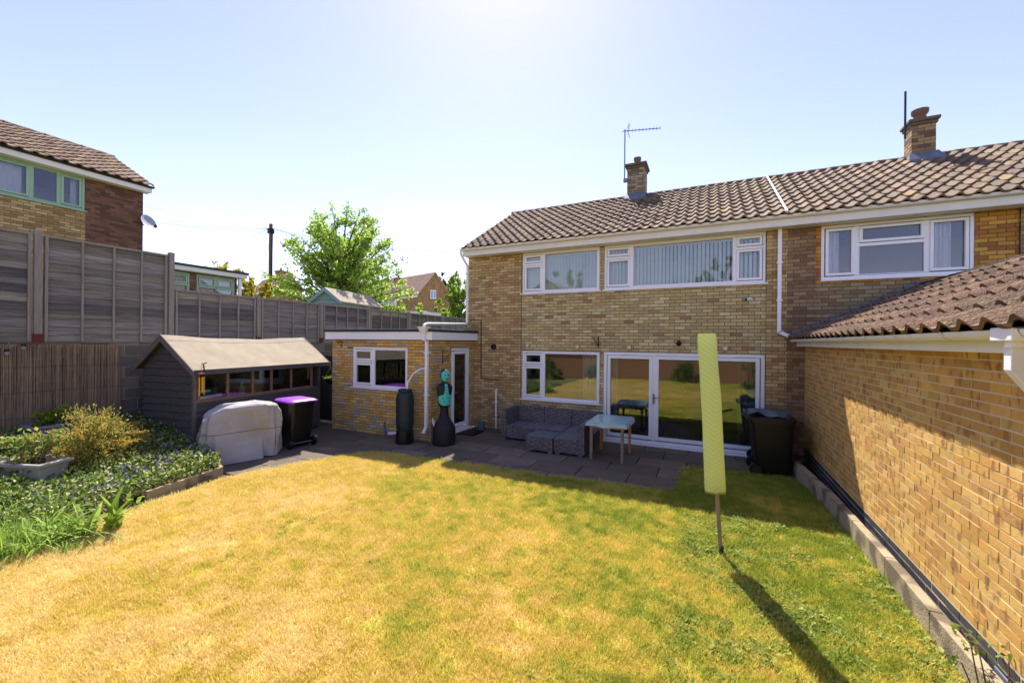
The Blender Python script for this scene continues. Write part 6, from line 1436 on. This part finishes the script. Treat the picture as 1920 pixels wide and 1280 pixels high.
# pale green shed
D = 16.5; p0, p1, p2 = PD(588, 575, D), PD(640, 577, D), PD(712, 583, D + 2.6)
zr, ze = PD(614, 542, D).z, PD(588, 562, D).z
gv = Vector((p1.x - p0.x, p1.y - p0.y, 0)); ev = Vector((p2.x - p1.x, p2.y - p1.y, 0))
t = thing('pale_green_shed', (p0.x, p0.y, 2.24), 'pale green timber shed with grey felt roof behind the fence', 'shed')
P = lambda a, b, z: Vector((p0.x, p0.y, 0)) + gv * a + ev * b + UP * z
nb_ = 9
for i in range(nb_):
    z0 = 2.6 + (ze - 2.6) * i / nb_; z1 = 2.6 + (ze - 2.6) * (i + 1) / nb_ - .012; m = MB(); m.hexa([P(0, -.006, z0), P(1, -.006, z0), P(1, .02, z0), P(0, .02, z0)], [P(0, 0, z1), P(1, 0, z1), P(1, .02, z1), P(0, .02, z1)]); m.build('cladding_board', 'far_shed', t)
m = MB(); m.add([P(0, .001, ze), P(1, .001, ze), P(.5, .001, zr)], [(0, 1, 2)]); m.hexa([P(1, .002, 2.2), P(1, 1, 2.2), P(.98, 1, 2.2), P(.98, .002, 2.2)], [P(1, .002, ze), P(1, 1, ze), P(.98, 1, ze), P(.98, .002, ze)]); m.hexa([P(0, 0.02, 2.2), P(1, .02, 2.2), P(1, 1, 2.2), P(0, 1, 2.2)], [P(0, .02, ze), P(1, .02, ze), P(1, 1, ze), P(0, 1, ze)]); m.build('wall', 'far_shed', t)
m = MB()
for a0 in (-.1, 1.1):
    lo = [P(a0, -.06, ze - .12), P(.5, -.06, zr), P(.5, 1.04, zr), P(a0, 1.04, ze - .12)]; m.hexa(lo, [q + UP * .06 for q in lo])
m.build('roof', 'felt_tan', t)
for a0 in (-.1, 1.1):
    m = MB(); m.hexa([P(a0, -.075, ze - .2), P(.5, -.075, zr - .1), P(.5, -.061, zr - .1), P(a0, -.061, ze - .2)], [P(a0, -.075, ze - .06), P(.5, -.075, zr + .06), P(.5, -.061, zr + .06), P(a0, -.061, ze - .06)]); m.build('barge_board', 'far_shed', t)
# ------------------------------------------------------------------ what the windows reflect: the upper end of the garden
t = thing('garden_end_wall', (-4, -7.2, 0), 'weathered orange brick wall at the far end of the garden', 'wall')
m = MB(); m.box((-11, -7.5, -.05), (6, -7.2, 1.25)); m.build('wall', 'old_wall_brick', t)
t = thing('close_board_fence', (-4, -7.6, 0), 'reddish close-board fence behind the end wall of the garden', 'fence')
m = MB(); m.box((-11, -7.75, .9), (6, -7.72, 2.45)); m.build('rail_backing', 'pale_fence', t)
for i in range(84):
    m = MB(); x = -11 + i * .2; m.box((x, -7.719, .95), (x + .17, -7.69, 2.5)); m.build('pale', 'pale_fence', t)
t = thing('rear_house', (-14, -17, 0), 'orange brick gable house beyond the end of the garden', 'house')
m = MB(); m.add([(-17, -17, 0), (-11, -17, 0), (-11, -17, 6.4), (-14, -17, 8.3), (-17, -17, 6.4), (-17, -24, 0), (-11, -24, 0), (-11, -24, 6.4), (-14, -24, 8.3), (-17, -24, 6.4)], [(0, 1, 2, 3, 4), (5, 6, 7, 8, 9), (0, 5, 9, 4), (1, 6, 7, 2)]); m.build('wall', 'old_wall_brick', t)
m = MB(); m.add([(-17.3, -16.8, 6.25), (-14, -16.8, 8.4), (-14, -24.2, 8.4), (-17.3, -24.2, 6.25), (-10.7, -16.8, 6.25), (-10.7, -24.2, 6.25)], [(0, 1, 2, 3), (1, 4, 5, 2)]); m.build('roof', 'far_tile', t)
for i, (x, y, h, r, lb) in enumerate(((-5.6, -13, 7.4, 1.9, 'green tree left of centre beyond the garden end'), (.6, -14, 9.8, 2.4, 'tallest green tree beyond the garden end'), (-2.2, -13.5, 8.2, 2.0, 'middle green tree beyond the garden end'), (-10.2, -13, 10, 2.4, 'green tree by the orange gable house'), (4.8, -10, 4.6, 1.6, 'low green tree at the garage side of the garden end'))):
    tree('garden_tree', lb, (x, y, 0), h, r, 1.2, 22, 110, .26, L3((110, 130, 60), (90, 112, 48), (130, 140, 70)), seed=70 + i, tr=.12)
for i, (x, y, r, h, lb) in enumerate(((-9.5, -5.4, .9, 1.1, 'dark green border shrub by the corner of the garden end wall'), (-6.4, -6.3, .8, .9, 'green border shrub along the garden end wall, second from the corner'), (-1.2, -6.4, .7, 1.2, 'green border shrub along the garden end wall, near the middle'), (2.5, -6.0, 1.0, 1.5, 'large green border shrub at the garage side of the garden end wall'))):
    shrub('border_shrub', lb, Vector((x, y, 0)), r, r, h, 1500, .12, L3((96, 122, 52), (78, 104, 44), (124, 140, 62)), seed=90 + i, clumps=30, nst=6)
# ------------------------------------------------------------------ inside the living room
cf = thing('coffee_table', (-.5, 11.4, .05), 'glass coffee table with black frame inside the patio doors', 'table')
m = MB(); m.box((-1.0, 11.1, .46), (-.1, 11.65, .475)); m.build('glass_top', 'table_cloth', cf)
for x in (-.98, -.12):
    for y in (11.12, 11.63):
        m = MB(); m.box((x - .012, y - .012, .05), (x + .012, y + .012, .459)); m.build('leg', 'iron_black', cf)
m = MB(); m.box((-.98, 11.11, .445), (-.12, 11.13, .459)); m.box((-.98, 11.62, .445), (-.12, 11.64, .459)); m.box((-.13, 11.13, .1), (-.11, 11.62, .12)); m.build('frame', 'iron_black', cf)
ch = thing('office_chair', (-1.55, 11.3, .05), 'pale swivel chair inside the left patio door pane', 'chair')
m = MB(); m.box((-1.8, 11.05, .48), (-1.3, 11.55, .56)); m.build('seat', 'planter', ch, bev=.03); m = MB(); m.box((-1.34, 11.08, .6), (-1.28, 11.52, 1.15)); m.build('backrest', 'planter', ch, bev=.03); m = MB(); m.tube([(-1.55, 11.3, .05), (-1.55, 11.3, .5)], .03, 8)
for k in range(5): a = k * 1.257; m.tube([(-1.55, 11.3, .12), (-1.55 + .28 * math.cos(a), 11.3 + .28 * math.sin(a), .07)], .018, 6)
m.build('base', 'iron_black', ch)
for y in (11.03, 11.55):
    m = MB(); m.tube([(-1.32, y, .55), (-1.32, y, .76), (-1.72, y, .76), (-1.72, y, .55)], .014, 6); m.build('arm', 'iron_black', ch)
so_ = thing('dark_sofa', (.5, 12.4, .05), 'dark sofa inside the right patio door pane', 'sofa')
m = MB(); m.box((.1, 11.7, .08), (1.3, 13.4, .48)); m.build('seat', 'sofa_dark', so_, bev=.05); m = MB(); m.box((1.0, 11.7, .48), (1.3, 13.4, .95)); m.build('backrest', 'sofa_dark', so_, bev=.05)
so_ = thing('dark_sofa', (-1.7, 13.2, .05), 'dark sofa at the back inside the left patio door pane', 'sofa')
m = MB(); m.box((-2.2, 12.6, .08), (-.6, 13.6, .48)); m.build('seat', 'sofa_dark', so_, bev=.05); m = MB(); m.box((-2.2, 13.3, .48), (-.6, 13.6, .95)); m.build('backrest', 'sofa_dark', so_, bev=.05)
